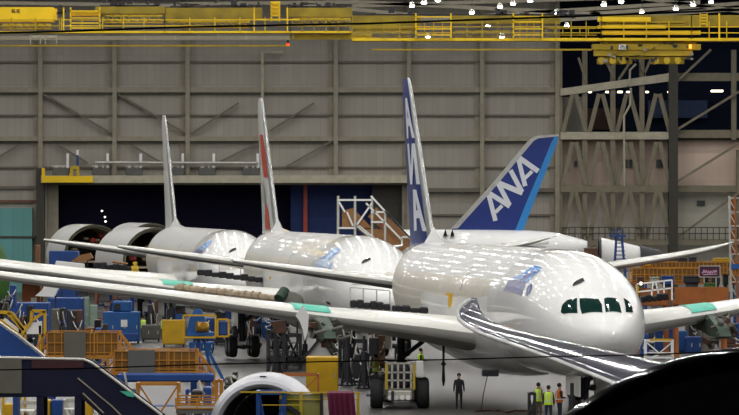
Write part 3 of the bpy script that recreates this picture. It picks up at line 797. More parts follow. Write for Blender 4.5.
# roof trusses and lamps
for i,(a,b,c_,e) in enumerate(((352,6,740,-6),(385,22,700,2),(560,20,760,8),(300,4,420,16),(360,2,600,14),(590,14,760,2),(0,3,200,6),(180,4,360,2),(640,-2,760,14))):
    mb=MB().bar(W(a,b,455),W(c_,e,455),.6,.35); trim(mb,mSTEEL)
LAMPXY=[(412,6),(424,3),(438,0.5),(472,13),(500,7),(513,4),(530,1),(557,13),(604,5),(621,2),(642,13),(676,9),(693,5),(711,2),(409,26),(488,26),(567,26),(428,37),(502,37)]
fl=None
for i,(px,py) in enumerate(LAMPXY):
    d=478 if py>20 else 440
    if fl is None:
        fl=thing('high_bay_lamp','','lamp',W(px,py,d))
        ob('lamp_shade',MB().lathe([(.1,.4),(.2,.35),(.3,.05),(.24,.05),(.14,.3)],(0,0,0),'z',14),mALU,fl,True)
        ob('lamp_glass',MB().ball((0,0,0),.25,.25,.13,12,6),mLAMP,fl,True); o=fl
        ob('hanger',MB().tube((0,0,.5),(0,0,1.3),.03),mDKSTEEL,fl)
    else: o=copy_tree(fl,W(px,py,d))
    o['label']='bright high-bay lamp seen behind the crane' if py>20 else 'bright high-bay lamp hanging under the roof above the crane'
    o['group']='high-bay lamps seen behind the crane' if py>20 else 'high-bay lamps above the crane'
ld=bpy.data.lights.new('bay_light','AREA'); ld.shape='DISK'; ld.size=LSIZE; ld.energy=LPOW; ld.color=(1,.985,.955)
y=70
row=0
while y<492:
    x=-66
    while x<=70:
        o=bpy.data.objects.new('bay_light',ld); COL.objects.link(o); o.location=(x,y,32.5); x+=7.6
    y+=9; row+=1
w=bpy.data.worlds.new('world'); SC.world=w; w.use_nodes=True
w.node_tree.nodes['Background'].inputs[0].default_value=(.62,.66,.75,1); w.node_tree.nodes['Background'].inputs[1].default_value=WORLD
# ------------------------------------------------------------------ foreground dark section and near wing
d=45.; l=L(770,d); k=l.k; r=345*k; zc=H-(690-HY)*k
t=thing('fuselage_section','large glossy black curved fuselage section close to the camera at bottom right','fuselage section',(l.x0,d,0))
mb=MB().lathe([(.001,-.5),(r*.6,-.49),(r*.9,-.46),(r*.965,-.42),(r*.98,-.38),(r*.992,-.30),(r,-.15),(r*.995,-.0),(r*.93,.6),(r*.8,3.0)],(0,0,zc),'y',96); ob('shell',mb,mDOME,t,True)
mb=MB()
for s_ in (-1.8,1.8):
    mb.box(s_-.2,s_+.2,.8,1.4,0,zc-2.0); mb.box(s_-.6,s_+.6,.4,1.8,0,.2)
ob('cradle',mb,mBLUE,t)
# near grey wing, tip bent upward
up=[(477,299,141),(480,308,140.8),(484,315,140.4),(492,321,139.5),(502,325.5,138.5),(525,332,136),(555,339,133.5),(600,348.5,130),(641,357.5,127),(700,371,123),(760,387,119)]
lo=[(470,299.5,140.6),(461,306,140),(457.5,312,139.5),(459,319,139),(466,325.5,138),(480,333,136.5),(510,343.5,134),(555,359.5,130),(600,377.5,126),(650,400,122),(720,435,117)]
root=W(700,372,122); t=thing('airliner_wing','dark grey wing reaching in front of the airliner, its tip bent upward','wing',tuple(root))
rows=[]
n=12
for (a,b,c_),(e,f_,g_) in zip(up,lo):
    P=W(a,b,c_)-root; Q=W(e,f_,g_)-root
    th_=min(.16,.03+.03*(P-Q).length)
    ring=[]
    for i in range(n+1):
        x=i/n; base=Q.lerp(P,x); ring.append(base+Vector((0,0,th_*1.1*q(max(0,math.sin(PI*min(1,x**.7)))))))
    for i in range(n-1,0,-1):
        x=i/n; base=Q.lerp(P,x); ring.append(base-Vector((0,0,th_*q(max(0,math.sin(PI*x**.7))))))
    rows.append(ring)
mb=MB(); m=len(rows[0])
for r_ in rows: mb.v+=r_
for a in range(len(rows)-1):
    for i in range(m): mb.f.append((a*m+i,a*m+(i+1)%m,(a+1)*m+(i+1)%m,(a+1)*m+i)); mb.mi.append(0)
mb.f.append(tuple(range(m))); mb.mi.append(0)
ob('wing_skin',mb,mWINGD,t,True)
pts=[Vector(W(*p))-root for p in lo]; mb=MB().path(pts,.06,8); ob('leading_edge',mb,mEDGE,t,True)
# cables close to the lens side of the hall
def cable(name,label,pts,d,r,m):
    o=ob(name,MB().path([W(x,y,d) for x,y in pts],r,8),m); return tag(o,label,'cable')
cable('black_cable','thin black cable crossing the picture over the cranes',[(-30,33.5),(60,31.5),(185,27),(370,23.5),(555,17),(650,13.5),(780,8)],25,.0055,mBLACK)
cable('black_cable','thin black cable crossing low, in front of the stairs and landing gear',[(-30,370.5),(100,368),(200,364.5),(330,361.5),(450,359.5),(555,356.5),(640,355),(780,349)],25,.0035,mBLACK)
# ------------------------------------------------------------------ people
def build_body(arm='down'):
    J={'pel':(0,0,.95,.15),'sp':(0,.01,1.12,.135),'ch':(0,.015,1.32,.15),'nb':(0,.01,1.47,.075),'hd0':(0,-.01,1.56,.058),'hd':(0,-.02,1.65,.09),'ht':(0,-.01,1.71,.075),'nose':(0,-.115,1.635,.016)}
    E=[('pel','sp'),('sp','ch'),('ch','nb'),('nb','hd0'),('hd0','hd'),('hd','ht'),('hd','nose')]
    for s in (-1,1):
        n=str(s)
        J['sh'+n]=(s*.185,.01,1.40,.07)
        if arm=='down' or (arm=='one' and s<0): J['el'+n]=(s*.235,.03,1.13,.048); J['wr'+n]=(s*.25,-.03,.90,.032); J['ha'+n]=(s*.25,-.05,.84,.034); hd=(0,-.02,-1)
        else: J['el'+n]=(s*.24,.0,1.14,.048); J['wr'+n]=(s*.19,-.22,1.12,.032); J['ha'+n]=(s*.185,-.28,1.12,.034); hd=(0,-1,0)
        J['hp'+n]=(s*.09,0,.88,.10); J['kn'+n]=(s*.105,-.02,.49,.062); J['an'+n]=(s*.11,.02,.10,.045); J['to'+n]=(s*.125,-.13,.045,.042)
        E+=[('ch','sh'+n),('sh'+n,'el'+n),('el'+n,'wr'+n),('wr'+n,'ha'+n),('pel','hp'+n),('hp'+n,'kn'+n),('kn'+n,'an'+n),('an'+n,'to'+n)]
    ks=list(J); bm=bmesh.new(); sk=bm.verts.layers.skin.verify(); vv={}
    for k_ in ks:
        v=bm.verts.new(J[k_][:3]); v[sk].radius=(J[k_][3],)*2; vv[k_]=v
        if k_=='pel': v[sk].use_root=True; v[sk].radius=(.17,.12)
        if k_ in('sp','ch'): v[sk].radius=(.16,.115)
    for a,b in E: bm.edges.new((vv[a],vv[b]))
    me=bpy.data.meshes.new('tmp'); bm.to_mesh(me); bm.free()
    o=bpy.data.objects.new('tmp',me); COL.objects.link(o)
    o.modifiers.new('s','SKIN'); o.modifiers.new('u','SUBSURF').levels=1
    dg=bpy.context.evaluated_depsgraph_get(); dg.update(); ev=o.evaluated_get(dg); m2=bpy.data.meshes.new_from_object(ev)
    mb=MB(); mb.add([v.co for v in m2.vertices],[tuple(p.vertices) for p in m2.polygons])
    bpy.data.objects.remove(o)
    for s in (-1,1):
        x,y,z=J['ha%d'%s][:3]; down=(arm=='down' or (arm=='one' and s<0))
        for i,(o_,ln) in enumerate(((-.028,.065),(-.010,.075),(.010,.07),(.028,.055))):
            if down: a=Vector((x,y+o_,z-.01)); b=a+Vector((0,-.008,-.55*ln-.02)); c_=b+Vector((-s*.012,-.01,-.45*ln))
            else: a=Vector((x+o_,y-.01,z)); b=a+Vector((0,-.55*ln-.02,-.008)); c_=b+Vector((0,-.3*ln,-.03))
            mb.tube(a,b,.009,.008,6); mb.tube(b,c_,.008,.006,6)
        a=Vector((x,y-.02,z+.03)) if down else Vector((x-s*.03,y+.04,z)); b=a+(Vector((-s*.02,-.04,-.045)) if down else Vector((-s*.035,-.045,.01))); mb.tube(a,b,.011,.008,6)
    return mb
BODY={}
def person(label,px,d,arm,shirt,pants,vest=None,helmet=None,rz=0,z0=0,hgt=1.76):
    l=L(px,d,z0); t=thing('person',label,'person',l.loc,rz)
    if arm not in BODY: BODY[arm]=build_body(arm)
    src=BODY[arm]; mb=MB(); mb.v=[v*(hgt/1.76) for v in src.v]; mb.f=list(src.f); sc=hgt/1.76
    for f in mb.f:
        c_=sum((mb.v[i] for i in f),Vector())/len(f)/sc
        hand=(abs(c_.x)>.15 and ((c_.z<.92 and c_.z>.7 and abs(c_.x)>.21) or c_.y<-.2))
        mb.mi.append(0 if c_.z>1.5 or hand else (3 if c_.z<.1 else (2 if c_.z<.96 and abs(c_.x)<.215 else 1)))
    ob('body',mb,[mSKIN,shirt,pants,mBLACK],t,True)
    hm=MB(); 
    hm.lathe([(.001,.115),(.05,.105),(.085,.07),(.103,.02),(.104,-.01)],(0,-.01*sc,1.70*sc),'z',16)
    if helmet: hm.lathe([(.104,-.01),(.13,-.02),(.13,-.03),(.1,-.03)],(0,-.015*sc,1.70*sc),'z',16)
    else:
        hm=MB(); hm.ball((0,.012*sc,1.69*sc),.098,.105,.105,14,8)
    ob('helmet' if helmet else 'hair',hm,helmet or mHAIR,t,True)
    e=MB().ball((-.03,-.1,1.665*sc),.011).ball((.03,-.1,1.665*sc),.011); ob('eyes',e,mBLACK,t,True)
    if vest:
        v=MB(); n=20; rows=[]
        for z,a,b in ((.90,.205,.165),(1.0,.20,.165),(1.15,.20,.17),(1.3,.215,.175),(1.40,.215,.155),(1.46,.15,.11),(1.475,.10,.09)):
            rows.append([Vector((a*math.cos(2*PI*i/n),.01+b*math.sin(2*PI*i/n),z))*sc for i in range(n)])
        for r_ in rows: v.v+=r_
        for a in range(len(rows)-1):
            for i in range(n): v.f.append((a*n+i,a*n+(i+1)%n,(a+1)*n+(i+1)%n,(a+1)*n+i)); v.mi.append(0)
        vo=ob('vest',v,vest,t,True)
        s_=MB(); rows=[]
        for z in (1.03,1.08): s_.lathe([(1,0)],(0,0,0),'z',4) if False else None
        n=20; r0=[Vector((.207*math.cos(2*PI*i/n),.01+.172*math.sin(2*PI*i/n),1.03))*sc for i in range(n)]; r1=[p+Vector((0,0,.05)) for p in r0]
        s_.add(r0+r1,[(i,(i+1)%n,n+(i+1)%n,n+i) for i in range(n)])
        for x in (-.1,.1): s_.bar(Vector((x,.19,1.05))*sc,Vector((x,.165,1.42))*sc,.045,.01); s_.bar(Vector((x,-.165,1.05))*sc,Vector((x,-.15,1.42))*sc,.045,.01)
        ob('reflective_tape',s_,mSILV,vo)
    return t
person('person in dark clothes standing alone on the open floor under the airliner',459,gd(409.5),'down',mDARKC,mDARKC,hgt=1.76)
person('person in lime vest, left of two behind the grey cart',143.5,335,'one',mDARKC,mJEAN,mLIME,rz=PI)
person('person in lime vest, right of two behind the grey cart',163.5,333,'down',mDARKC,mJEAN,mLIME,rz=PI*.9)
person('person in lime vest on the step at the left of the tow tractor',375.5,236,'fwd',mSKIN,mKHAKI,mLIME,rz=-PI/2,z0=.62)
person('person in lime vest partly hidden behind the nose strut of the tow tractor',421,243,'fwd',mDARKC,mKHAKI,mLIME,rz=PI/2,z0=.7)
person('person in khaki clothes and lime vest leaning by the dark handcart',538.5,216,'one',mKHAKI,mKHAKI,mLIME,rz=PI*.8,hgt=1.74)
person('person in bright lime vest seen from behind near the nose gear',548.5,212,'down',mDARKC,mJEAN,mLIME,rz=PI,hgt=1.78)
person('person in orange-brown vest beside the nose gear',559.5,214,'fwd',mDARKC,mJEAN,mORV,rz=PI*.6,hgt=1.8)
# ------------------------------------------------------------------ shop equipment
mINF = mat('orange_mesh', '#75501A', .8, var=.3, scale=1.5)
from mathutils.bvhtree import BVHTree
BV={}
def wing_z(plane,x,y):
    if plane.name not in BV:
        vs=[];fs=[]
        for o in plane.children_recursive:
            if o.name.startswith('wing') and o.type=='MESH':
                n=len(vs); vs+=[plane.matrix_basis@v.co for v in o.data.vertices]; fs+=[tuple(i+n for i in p.vertices) for p in o.data.polygons]
        BV[plane.name]=BVHTree.FromPolygons(vs,fs)
    h=BV[plane.name].ray_cast(Vector((x,y,20)),Vector((0,0,-1)))
    return h[0].z if h[0] else None
def machine(name,label,px0,px1,ytop,ybot,d=None,depth=1.5,m=mDARK,m2=mDBROWN,seed=1,cat='machine'):
    d=d or gd(ybot); l=L((px0+px1)/2,d); t=thing(name,label,cat,l.loc); rn=random.Random(seed)
    x0,x1=l.x(px0),l.x(px1); z1=l.z(ytop); w=x1-x0
    ob('base_frame',MB().bbox(x0,x1,0,depth,.12,.35,.04),m,t)
    ob('body',MB().bbox(x0+w*.05,x0+w*rn.uniform(.5,.65),.15,depth-.1,.35,z1*rn.uniform(.7,1),.06),m,t)
    ob('tank',MB().tube((x0+w*.66,depth*.5,z1*.42),(x1-.05,depth*.5,z1*.42),min(z1*.2,.45),n=14),m2,t,True)
    ob('upper_box',MB().bbox(x0+w*.6,x1-w*.05,.2,depth-.2,z1*.62,z1*.95,.04),m2,t)
    for i in range(5):
        mb=MB(); a=Vector((x0+rn.random()*w,-.05,z1*rn.uniform(.2,.9))); b=a+Vector((rn.uniform(-.5,.5)*w,rn.uniform(-.1,.1),rn.uniform(-.4,.4)*z1)); b.x=min(max(b.x,x0),x1); b.z=max(b.z,.3)
        mb.path([a,(a+b)/2+Vector((0,-.15,-.1)),b],.045,6); ob('hose',mb,mALU,t,True)
    for x in (x0+.15,x1-.15):
        for y in (.15,depth-.15): ob('caster',MB().tube((x-.05,y,.1),(x+.05,y,.1),.1),mBLACK,t)
    return t
for i,a in enumerate((('engine_stand','dark brown engine stand between the two workers in lime vests',147,158,299,338,339,mDARK,mDBROWN),
 ('pump_unit','dark pump machine in front of the blue containers at far left',0,16,282,318,318,mDARK,mBLUE),
 ('pump_unit','grey and dark pump machine right of the far left one',50,66,306,330,322,mGREYM,mDARK),
 ('pump_unit','dark machine with hoses left of the blue ground unit',66,82,308,334,315,mDARK,mDBROWN),
 ('pump_unit','orange and dark machine below the green-grey lockers',84,101,318,340,300,mORG2,mDARK),
 ('air_unit','dark blue air machine left of the second airliner gear',205,222,318,346,330,mBLUE,mDARK),
 ('air_unit','blue machine with dark tank behind the dark tripod jacks',264,282,316,348,335,mBLUE,mBLACKC),
 ('hydraulic_cart','dark hydraulic cart between the frame stands under the wing',318,334,345,371,None,mDARK,mGREYM),
 ('hydraulic_cart','dark hydraulic cart left of the tow tractor wheels',352,368,350,379,256,mDARK,mDARK),
 ('hydraulic_cart','brown and dark cart behind the tow tractor',368,386,333,380,262,mDARK,mDBROWN),
 ('hydraulic_cart','dark tall unit behind the tow tractor cab',394,408,340,388,250,mBLACKC,mDARK),
 ('pump_unit','dark pump cart below the nearer orange dock',190,212,384,412,186,mDARK,mBLUE),
 ('air_unit','grey-brown unit behind the white engine cowl at left',224,238,371,392,None,mGREYM,mDARK),
 ('pump_unit','dark blue machine under the right wing behind the blue cabinets',655,672,312,345,326,mBLUE,mDARK),
 ('pump_unit','brown and blue machine under the right engine pylon area',724,745,322,340,315,mDBROWN,mBLUE))):
    machine(a[0],a[1],a[2],a[3],a[4],a[5],a[6],1.6,a[7],a[8],seed=i+3)
def dock(name,label,px0,px1,yrail,ydeck,d,depth=3,mr=mORG,md=mORG,panel=None,sl=None,sr=None,yfloor=None,cat='work platform',group=None,infill=True,legs=True,z0=0):
    """work platform: deck at row ydeck, rails up to yrail, optional solid panel, sloping stairs at either side"""
    l=L((px0+px1)/2,d,z0); t=thing(name,label,cat,l.loc,0,group)
    x0,x1=l.x(px0),l.x(px1); zt,zd=l.z(yrail),l.z(ydeck)
    ob('deck',MB().box(x0,x1,0,depth,zd-.18,zd),mBLUE if md is mBLUE else md,t)
    for nm,y in (('guard_rail',0),('guard_rail',depth)):
        mb=MB(); n=max(2,int((x1-x0)/.9))
        for i in range(n+1): x=x0+(x1-x0)*i/n; mb.box(x-.035,x+.035,y-.035,y+.035,zd,zt)
        h=zt-zd
        for f_ in (1,.55,.12): mb.box(x0,x1,y-.03,y+.03,zd+h*f_-.05,zd+h*f_)
        if infill and y==0:
            ob('mesh_infill',MB().box(x0,x1,.02,.04,zd,zt-.06),mINF,t)
            n2=int((x1-x0)/.3)
            for i in range(n2): x=x0+(x1-x0)*i/n2; mb.box(x,x+.05,y-.01,y+.01,zd,zt)
        ob(nm,mb,mr,t)
    if panel: 
        a,b,m=panel; ob('mesh_panel',MB().box(l.x(a),l.x(b),-.09,-.04,zd-.15,zt+.02),m,t)
    if legs:
        for x in (x0+.15,x1-.15):
            for y in (.15,depth-.15):
                ob('leg',MB().box(x-.09,x+.09,y-.09,y+.09,0,zd-.18).box(x-.2,x+.2,y-.2,y+.2,0,.06),md if md is not mORG else mBLUE,t)
    for side,sp in ((-1,sl),(1,sr)):
        if sp:
            px,py=sp; xa=x0 if side<0 else x1; xb=l.x(px); zb=l.z(py)
            mb=MB()
            for y in (0,1.0):
                mb.bar((xa,y,zd),(xb,y,zb-(zt-zd)),.08,.25)
            n=max(3,int(abs(zd-zb+zt-zd)/.25))
            for i in range(n): f_=(i+.5)/n; mb.box(*(sorted((xa+(xb-xa)*f_-.13,xa+(xb-xa)*f_+.13))),0,1.0,zd+(zb-(zt-zd)-zd)*f_-.02,zd+(zb-(zt-zd)-zd)*f_+.02)
            s=ob('stair',mb,mr,t)
            for y in (0,1.0):
                mb=MB(); mb.bar((xa,y,zt),(xb,y,zb),.07); mb.bar((xa,y,(zt+zd)/2),(xb,y,zb-(zt-zd)/2),.05)
                for f_ in (.33,.66,1): mb.bar((xa+(xb-xa)*f_,y,zt+(zb-zt)*f_),(xa+(xb-xa)*f_,y,zt+(zb-zt)*f_-(zt-zd)),.05)
                ob('handrail',mb,mr,s)
    return t
def cabinet(name,label,px0,px1,ytop,ybot,d=None,depth=1.2,m=mBLUE,cat='cabinet',wheels=True,doors=2,paper=False,group=None):
    d=d or gd(ybot); l=L((px0+px1)/2,d); t=thing(name,label,cat,l.loc,0,group)
    x0,x1=l.x(px0),l.x(px1); z1=l.z(ytop); zb=.16 if wheels else 0
    ob('body',MB().bbox(x0,x1,0,depth,zb,z1,.04),m,t)
    w=(x1-x0)/doors
    for i in range(doors):
        dr=ob('door',MB().box(x0+w*i+.06,x0+w*(i+1)-.06,-.03,.0,zb+.1,z1-.1),m,t)
        ob('handle',MB().box(x0+w*(i+1)-.18,x0+w*(i+1)-.12,-.07,-.03,(z1+zb)/2-.12,(z1+zb)/2+.12),mALU,dr)
    if wheels:
        for x in (x0+.12,x1-.12):
            for y in (.12,depth-.12): ob('caster',MB().tube((x-.04,y,.08),(x+.04,y,.08),.08),mBLACK,t)
    if paper: ob('paper_sheet',MB().box((x0+x1)/2,(x0+x1)/2+.45,-.06,-.035,(z1+zb)/2,(z1+zb)/2+.5),mWHITE,t)
    return t
def frame_stand(name,label,px0,px1,ytop,ybot,depth=1.2,m=mDARK,cat='stand',d=None,braces=True,shelf=1,extra=None,group=None,z0=0,r=.05):
    d=d or gd(ybot); l=L((px0+px1)/2,d,z0); t=thing(name,label,cat,l.loc,0,group)
    x0,x1=l.x(px0),l.x(px1); z1=l.z(ytop)
    for x in (x0,x1):
        for y in (0,depth): ob('leg',MB().box(x-r,x+r,y-r,y+r,0,z1),m,t)
    mb=MB()
    for z in (z1,z1*.35):
        mb.box(x0,x1,-r,r,z-2*r,z); mb.box(x0,x1,depth-r,depth+r,z-2*r,z); mb.box(x0-r,x0+r,0,depth,z-2*r,z); mb.box(x1-r,x1+r,0,depth,z-2*r,z)
    if braces: mb.bar((x0,0,.1),(x1,0,z1-.1),r*1.4); mb.bar((x1,depth,.1),(x0,depth,z1-.1),r*1.4)
    ob('cross_frame',mb,m,t)
    for i in range(shelf): ob('shelf',MB().box(x0,x1,0,depth,z1*(i+1)/(shelf+1)-.03,z1*(i+1)/(shelf+1)),extra or m,t)
    return t
def jack(label,px,ytop,ybot,m=mDARK,group=None,spread=9):
    d=gd(ybot); l=L(px,d); t=thing('tripod_jack',label,'jack',l.loc,.3,group); z1=l.z(ytop); w=spread*l.k
    ob('ram',MB().tube((0,0,.3),(0,0,z1*.7),.16).tube((0,0,z1*.7),(0,0,z1),.09),m,t,True)
    for i in range(3):
        a=2*PI*i/3+.3; x,y=w*math.cos(a),w*math.sin(a)
        ob('leg',MB().bar((x,y,.08),(0,0,z1*.62),.11).bar((x,y,.12),(0,0,.35),.08).box(x-.18,x+.18,y-.18,y+.18,0,.08),m,t)
    return t
# --- bottom-left: near dark blue stair unit
d=170.; l=L(50,d); t=thing('boarding_stairs','large dark navy stair unit with a sloping handrail in the bottom left corner','stairs',l.loc)
poly=[(l.x(a),l.z(b)) for a,b in ((-30,358),(84,360.5),(92,364),(162,417),(176,432),(120,432),(80,396.5),(-30,397.5))]
ob('side_panel',MB().prism(poly,-.12,.12),mNAVY,t); ob('side_panel',MB().prism(poly,2.2,2.4),mNAVY,t)
ob('deck',MB().box(l.x(-30),l.x(86),0,2.3,l.z(384),l.z(380)),mGREYD,t)
mb=MB()
for i in range(9):
    f_=i/9; mb.box(l.x(88+70*f_),l.x(97+70*f_),0,2.3,l.z(386+50*f_)-.03,l.z(386+50*f_))
ob('treads',mb,mGREYD,t)
mb=MB()
pts=[l.p(-30,356.8,-.15),l.p(84,359.2,-.15),l.p(92,362.5,-.15),l.p(162,415,-.15)]; mb.path(pts,.055)
o=ob('handrail',mb,mALU,t,True)
ob('handrail',MB().path([l.p(78,378,-.16),l.p(112,406,-.16),l.p(125,419,-.16)],.03),mSTEEL,t,True)
ob('handrail',MB().path([l.p(83,393,-.16),l.p(104,413,-.16)],.03),mSTEEL,t,True)
ob('grey_panel',MB().box(l.x(-30),l.x(22),-.2,-.13,l.z(393),l.z(359)),mGREYM,t)
ob('red_panel',MB().box(l.x(32),l.x(84),-.18,-.13,l.z(368),l.z(360)),mDKRED,t)
ob('sign_plate',MB().prism([(l.x(120),l.z(391)),(l.x(134),l.z(391)),(l.x(134),l.z(397)),(l.x(128),l.z(396))],-.2,-.16),mTEALF,t)
for x in (-20,40,78):
    for y in (0,2.3): ob('leg',MB().box(l.x(x)-.12,l.x(x)+.12,y-.12,y+.12,0,l.z(396)),mNAVY,t)
# --- blue sloping unit behind it
d=190.; l=L(20,d); t=thing('boarding_stairs','bright blue sloping stair unit behind the navy stairs','stairs',l.loc)
ob('side_panel',MB().prism([(l.x(a),l.z(b)) for a,b in ((-20,320),(0,325),(20,339),(44,358),(44,375),(-20,375))],-.1,.1),mBLUE,t)
ob('side_panel',MB().prism([(l.x(a),l.z(b)) for a,b in ((-20,320),(0,325),(20,339),(44,358),(44,375),(-20,375))],1.6,1.8),mBLUE,t)
ob('handrail',MB().path([l.p(-20,317,-.12),l.p(0,322.5,-.12),l.p(20,336.5,-.12),l.p(45,356.5,-.12)],.06),mALU,t,True)
for x in (-15,15,42): ob('leg',MB().box(l.x(x)-.1,l.x(x)+.1,.1,1.5,0,l.z(374)),mBLUE,t)
# --- white sheeted frames with yellow edges
def sheet_frame(label,poly,d,edge):
    cx=sum(p[0] for p in poly)/len(poly); l=L(cx,d); t=thing('sheeted_frame',label,'frame',l.loc)
    ob('white_sheet',MB().prism([(l.x(a),l.z(b)) for a,b in poly],0,.08),mWHITE,t)
    mb=MB()
    for e in edge: mb.bar(l.p(*e[0],-.03),l.p(*e[1],-.03),.14)
    ob('frame',mb,mYEL,t)
    zb=min(l.z(b) for a,b in poly)
    for a in (min(p[0] for p in poly)+2,max(p[0] for p in poly)-2): ob('leg',MB().box(l.x(a)-.06,l.x(a)+.06,0,.12,0,zb+.4).box(l.x(a)-.06,l.x(a)+.06,0,1.2,0,.1),mYEL,t)
    return t
sheet_frame('white sheet in a yellow-edged frame, far left under the wing',[(1,321),(5,318),(22,331),(20,337),(3,325)],205,[((0,312),(12,313)),((0,320),(22,337)),((8,313),(24,331)),((12,313),(24,330))])
sheet_frame('white sheet in a yellow upright frame next to the orange rail dock',[(29,323),(42,321),(42,334),(23,334)],221,[((22,334),(31,322)),((32,311),(46,311)),((32,311),(31,322)),((45,311),(45,334)),((33,320),(44,312))])
# --- orange docks at left
dock('maintenance_dock','orange railed work dock with a grey mesh panel, the farther of two at left',47,118,332,355,215,2.6,mORG,mORG,(64,86,mGREYM),(33,352),(136,354))
dock('maintenance_dock','orange railed work dock with a grey panel, nearer, above the blue beam',114,196,350.5,371,200,2.6,mORG,mORG,(128,155,mGREYD),(93,372),(214,374))
t=thing('support_beam','blue steel beam under the nearer orange dock',"beam",L(182,199).loc); l=L(182,199)
ob('beam_body',MB().bbox(l.x(118),l.x(214),-.3,.3,l.z(382),l.z(373),.08),mBLUE,t)
for x in (125,208): ob('leg',MB().box(l.x(x)-.12,l.x(x)+.12,-.2,.2,0,l.z(382)),mBLUE,t)
dock('maintenance_dock','low orange edged dock at the bottom beside the white engine cowl',176,218,398,409,178,2.6,mORG,mGREYD,infill=False)
frame_stand('tool_rack','orange framed tool rack with blue items under the dock',137,178,383,410,1.4,mORG,'rack',d=190,shelf=2,extra=mBLUE)
frame_stand('tool_rack','orange upright frame standing left of the white engine cowl',216,221,380,412,1.0,mORG,'rack',d=182,shelf=1,braces=False)
for i,(a,b,yt,yb,mm,lab) in enumerate(((4,16,404,440,mYEL,'yellow box under the navy stairs at far left'),(41,50,400,440,mYEL,'small yellow box under the navy stairs left of the blue one'),(51,62,400,440,mBLUE,'blue box under the navy stairs'),(79,92,402,440,mYEL,'yellow cabinet with a dark frame under the navy stairs'))):
    cabinet('storage_box',lab,a,b,yt,yb,None,1,mm,'box',doors=1)
frame_stand('shelf_rack','pale grey rack with white parcels under the navy stairs',18,40,402,436,1.2,mALU,'rack',shelf=3,extra=mWHITE)
frame_stand('shelf_rack','grey rack with white parcels between blue and yellow boxes',63,78,400,436,1.2,mALU,'rack',shelf=3,extra=mWHITE)
# --- blue ground equipment
t=cabinet('ground_power_unit','blue ground unit with a white paper sheet on its front',103,139,312,344,d=None,depth=2.2,m=mBLUE2,cat='machine',doors=3,paper=True)
l=L(121,t.location.y); mb=MB().bbox(l.x(112),l.x(131),.3,1.6,l.z(312),l.z(301),.1); ob('upper_body',mb,mBLUE2,t)
ob('side_pod',MB().bbox(l.x(101),l.x(139),-.5,0,.2,l.z(333),.06),mBLUE,t)
ob('control_panel',MB().box(l.x(114),l.x(120),.22,.3,l.z(310),l.z(304)),mDARK,t)
cabinet('storage_box','long blue container across the far left behind the frames',-10,48,303,334,d=330,depth=3,m=mBLUE,cat='container',doors=4,wheels=False)
cabinet('storage_box','blue container right of the long blue container',48,82,298,330,d=345,depth=3,m=mBLUE,cat='container',doors=2,wheels=False)
cabinet('grey_cart','small grey cart in front of the two people in vests',141.5,160,325,342,depth=1,m=mGREYM,cat='cart',doors=2)
cabinet('tool_box','bright yellow tool box on casters left of the blue lift stand',162,185,320,347,depth=1.2,m=mYEL,cat='box',doors=1,paper=False)
cabinet('locker','narrow bright blue locker behind the yellow tool box',175,185,299,325,d=325,depth=1,m=mBLUE2,doors=1)
frame_stand('equipment_trestle','blue trestle beside the narrow blue locker',165,175,303,338,1,mBLUE,'stand',d=360,shelf=2)
# stuff between
frame_stand('parts_rack','orange parts rack behind the blue ground unit',96,116,291,332,1.5,mORG2,'rack',d=352,shelf=3,extra=mDBROWN)
cabinet('grey_locker','pale green-grey locker left of the orange parts rack',82,89,297,330,d=350,depth=1,m=mat('locker_green','#7F9384',.6),doors=1)
cabinet('grey_locker','short pale grey-green locker beside the taller one',90,97,305,335,d=340,depth=1,m=mat('locker_green','#7F9384',.6),doors=1)
cabinet('brown_crate','brown crate with a white label behind the blue container',22,40,278,300,d=360,depth=2,m=mORG2,cat='crate',doors=1,wheels=False,paper=True)
def tarp(name,label,poly,d,th,m,cat='cover'):
    cx=sum(p[0] for p in poly)/len(poly); l=L(cx,d); zb=min(l.z(b) for a,b in poly); z0=zb
    o=ob(name,MB().prism([(l.x(a),l.z(b)-z0) for a,b in poly],0,th),m,loc=(l.x0,d,z0)); return tag(o,label,cat)
def hang_frame(name,label,poly,d,th,m,cat,lm=None):
    """sheet or shape held on two posts"""
    cx=sum(p[0] for p in poly)/len(poly); l=L(cx,d); t=thing(name,label,cat,l.loc)
    ob('sheet',MB().prism([(l.x(a),l.z(b)) for a,b in poly],0,th),m,t)
    a0,a1=min(p[0] for p in poly),max(p[0] for p in poly); zb=min(l.z(b) for a,b in poly)+.1
    for a in (a0+.25*(a1-a0),a0+.75*(a1-a0)):
        ob('post',MB().box(l.x(a)-.05,l.x(a)+.05,th*.3,th*.3+.1,0,zb).box(l.x(a)-.3,l.x(a)+.3,0,th,0,.08),lm or mDARK,t)
    return t
hang_frame('draped_easel','white draped frame leaning beside the brown crate',[(35,296),(42,290),(46,282),(58,277),(62,282),(54,297)],339,1,mWHITE,'frame')
hang_frame('cloth_screen','white cloth screen lying over a bench behind the wing at left',[(54,268),(56,261),(84,264),(84,268)],372,1.2,mWHITE,'screen')
cabinet('blue_cabinet','blue cabinet beyond the wing below the leftmost fuselage section',49,78,251,300,d=400,depth=2,m=mBLUE,doors=3,wheels=False)
cabinet('brown_crate','brown crate on end at the left wing tip behind the wings',35,39,245,300,d=420,depth=2,m=mat('crate_brown','#7A5238',.7),cat='crate',doors=1,wheels=False)
hang_frame('parts_cover','tan folded cover beside the blue cabinet',[(70,262),(80,255),(90,253),(93,258),(84,262)],392,1.2,mPLY,'cover')
o=tag(ob('green_tank',MB().ball((0,0,3.0),2.0,2.0,3.0,20,12),mLIMEG,None,True,loc=(L(-14,385).x0,385,0)),'green rounded tank at the far left edge before the teal panels','tank'); o.name='green_tank'
o.location.z=H-(262-HY)*385/F-0.2 if False else 0
o.scale=(1,1,1.18)
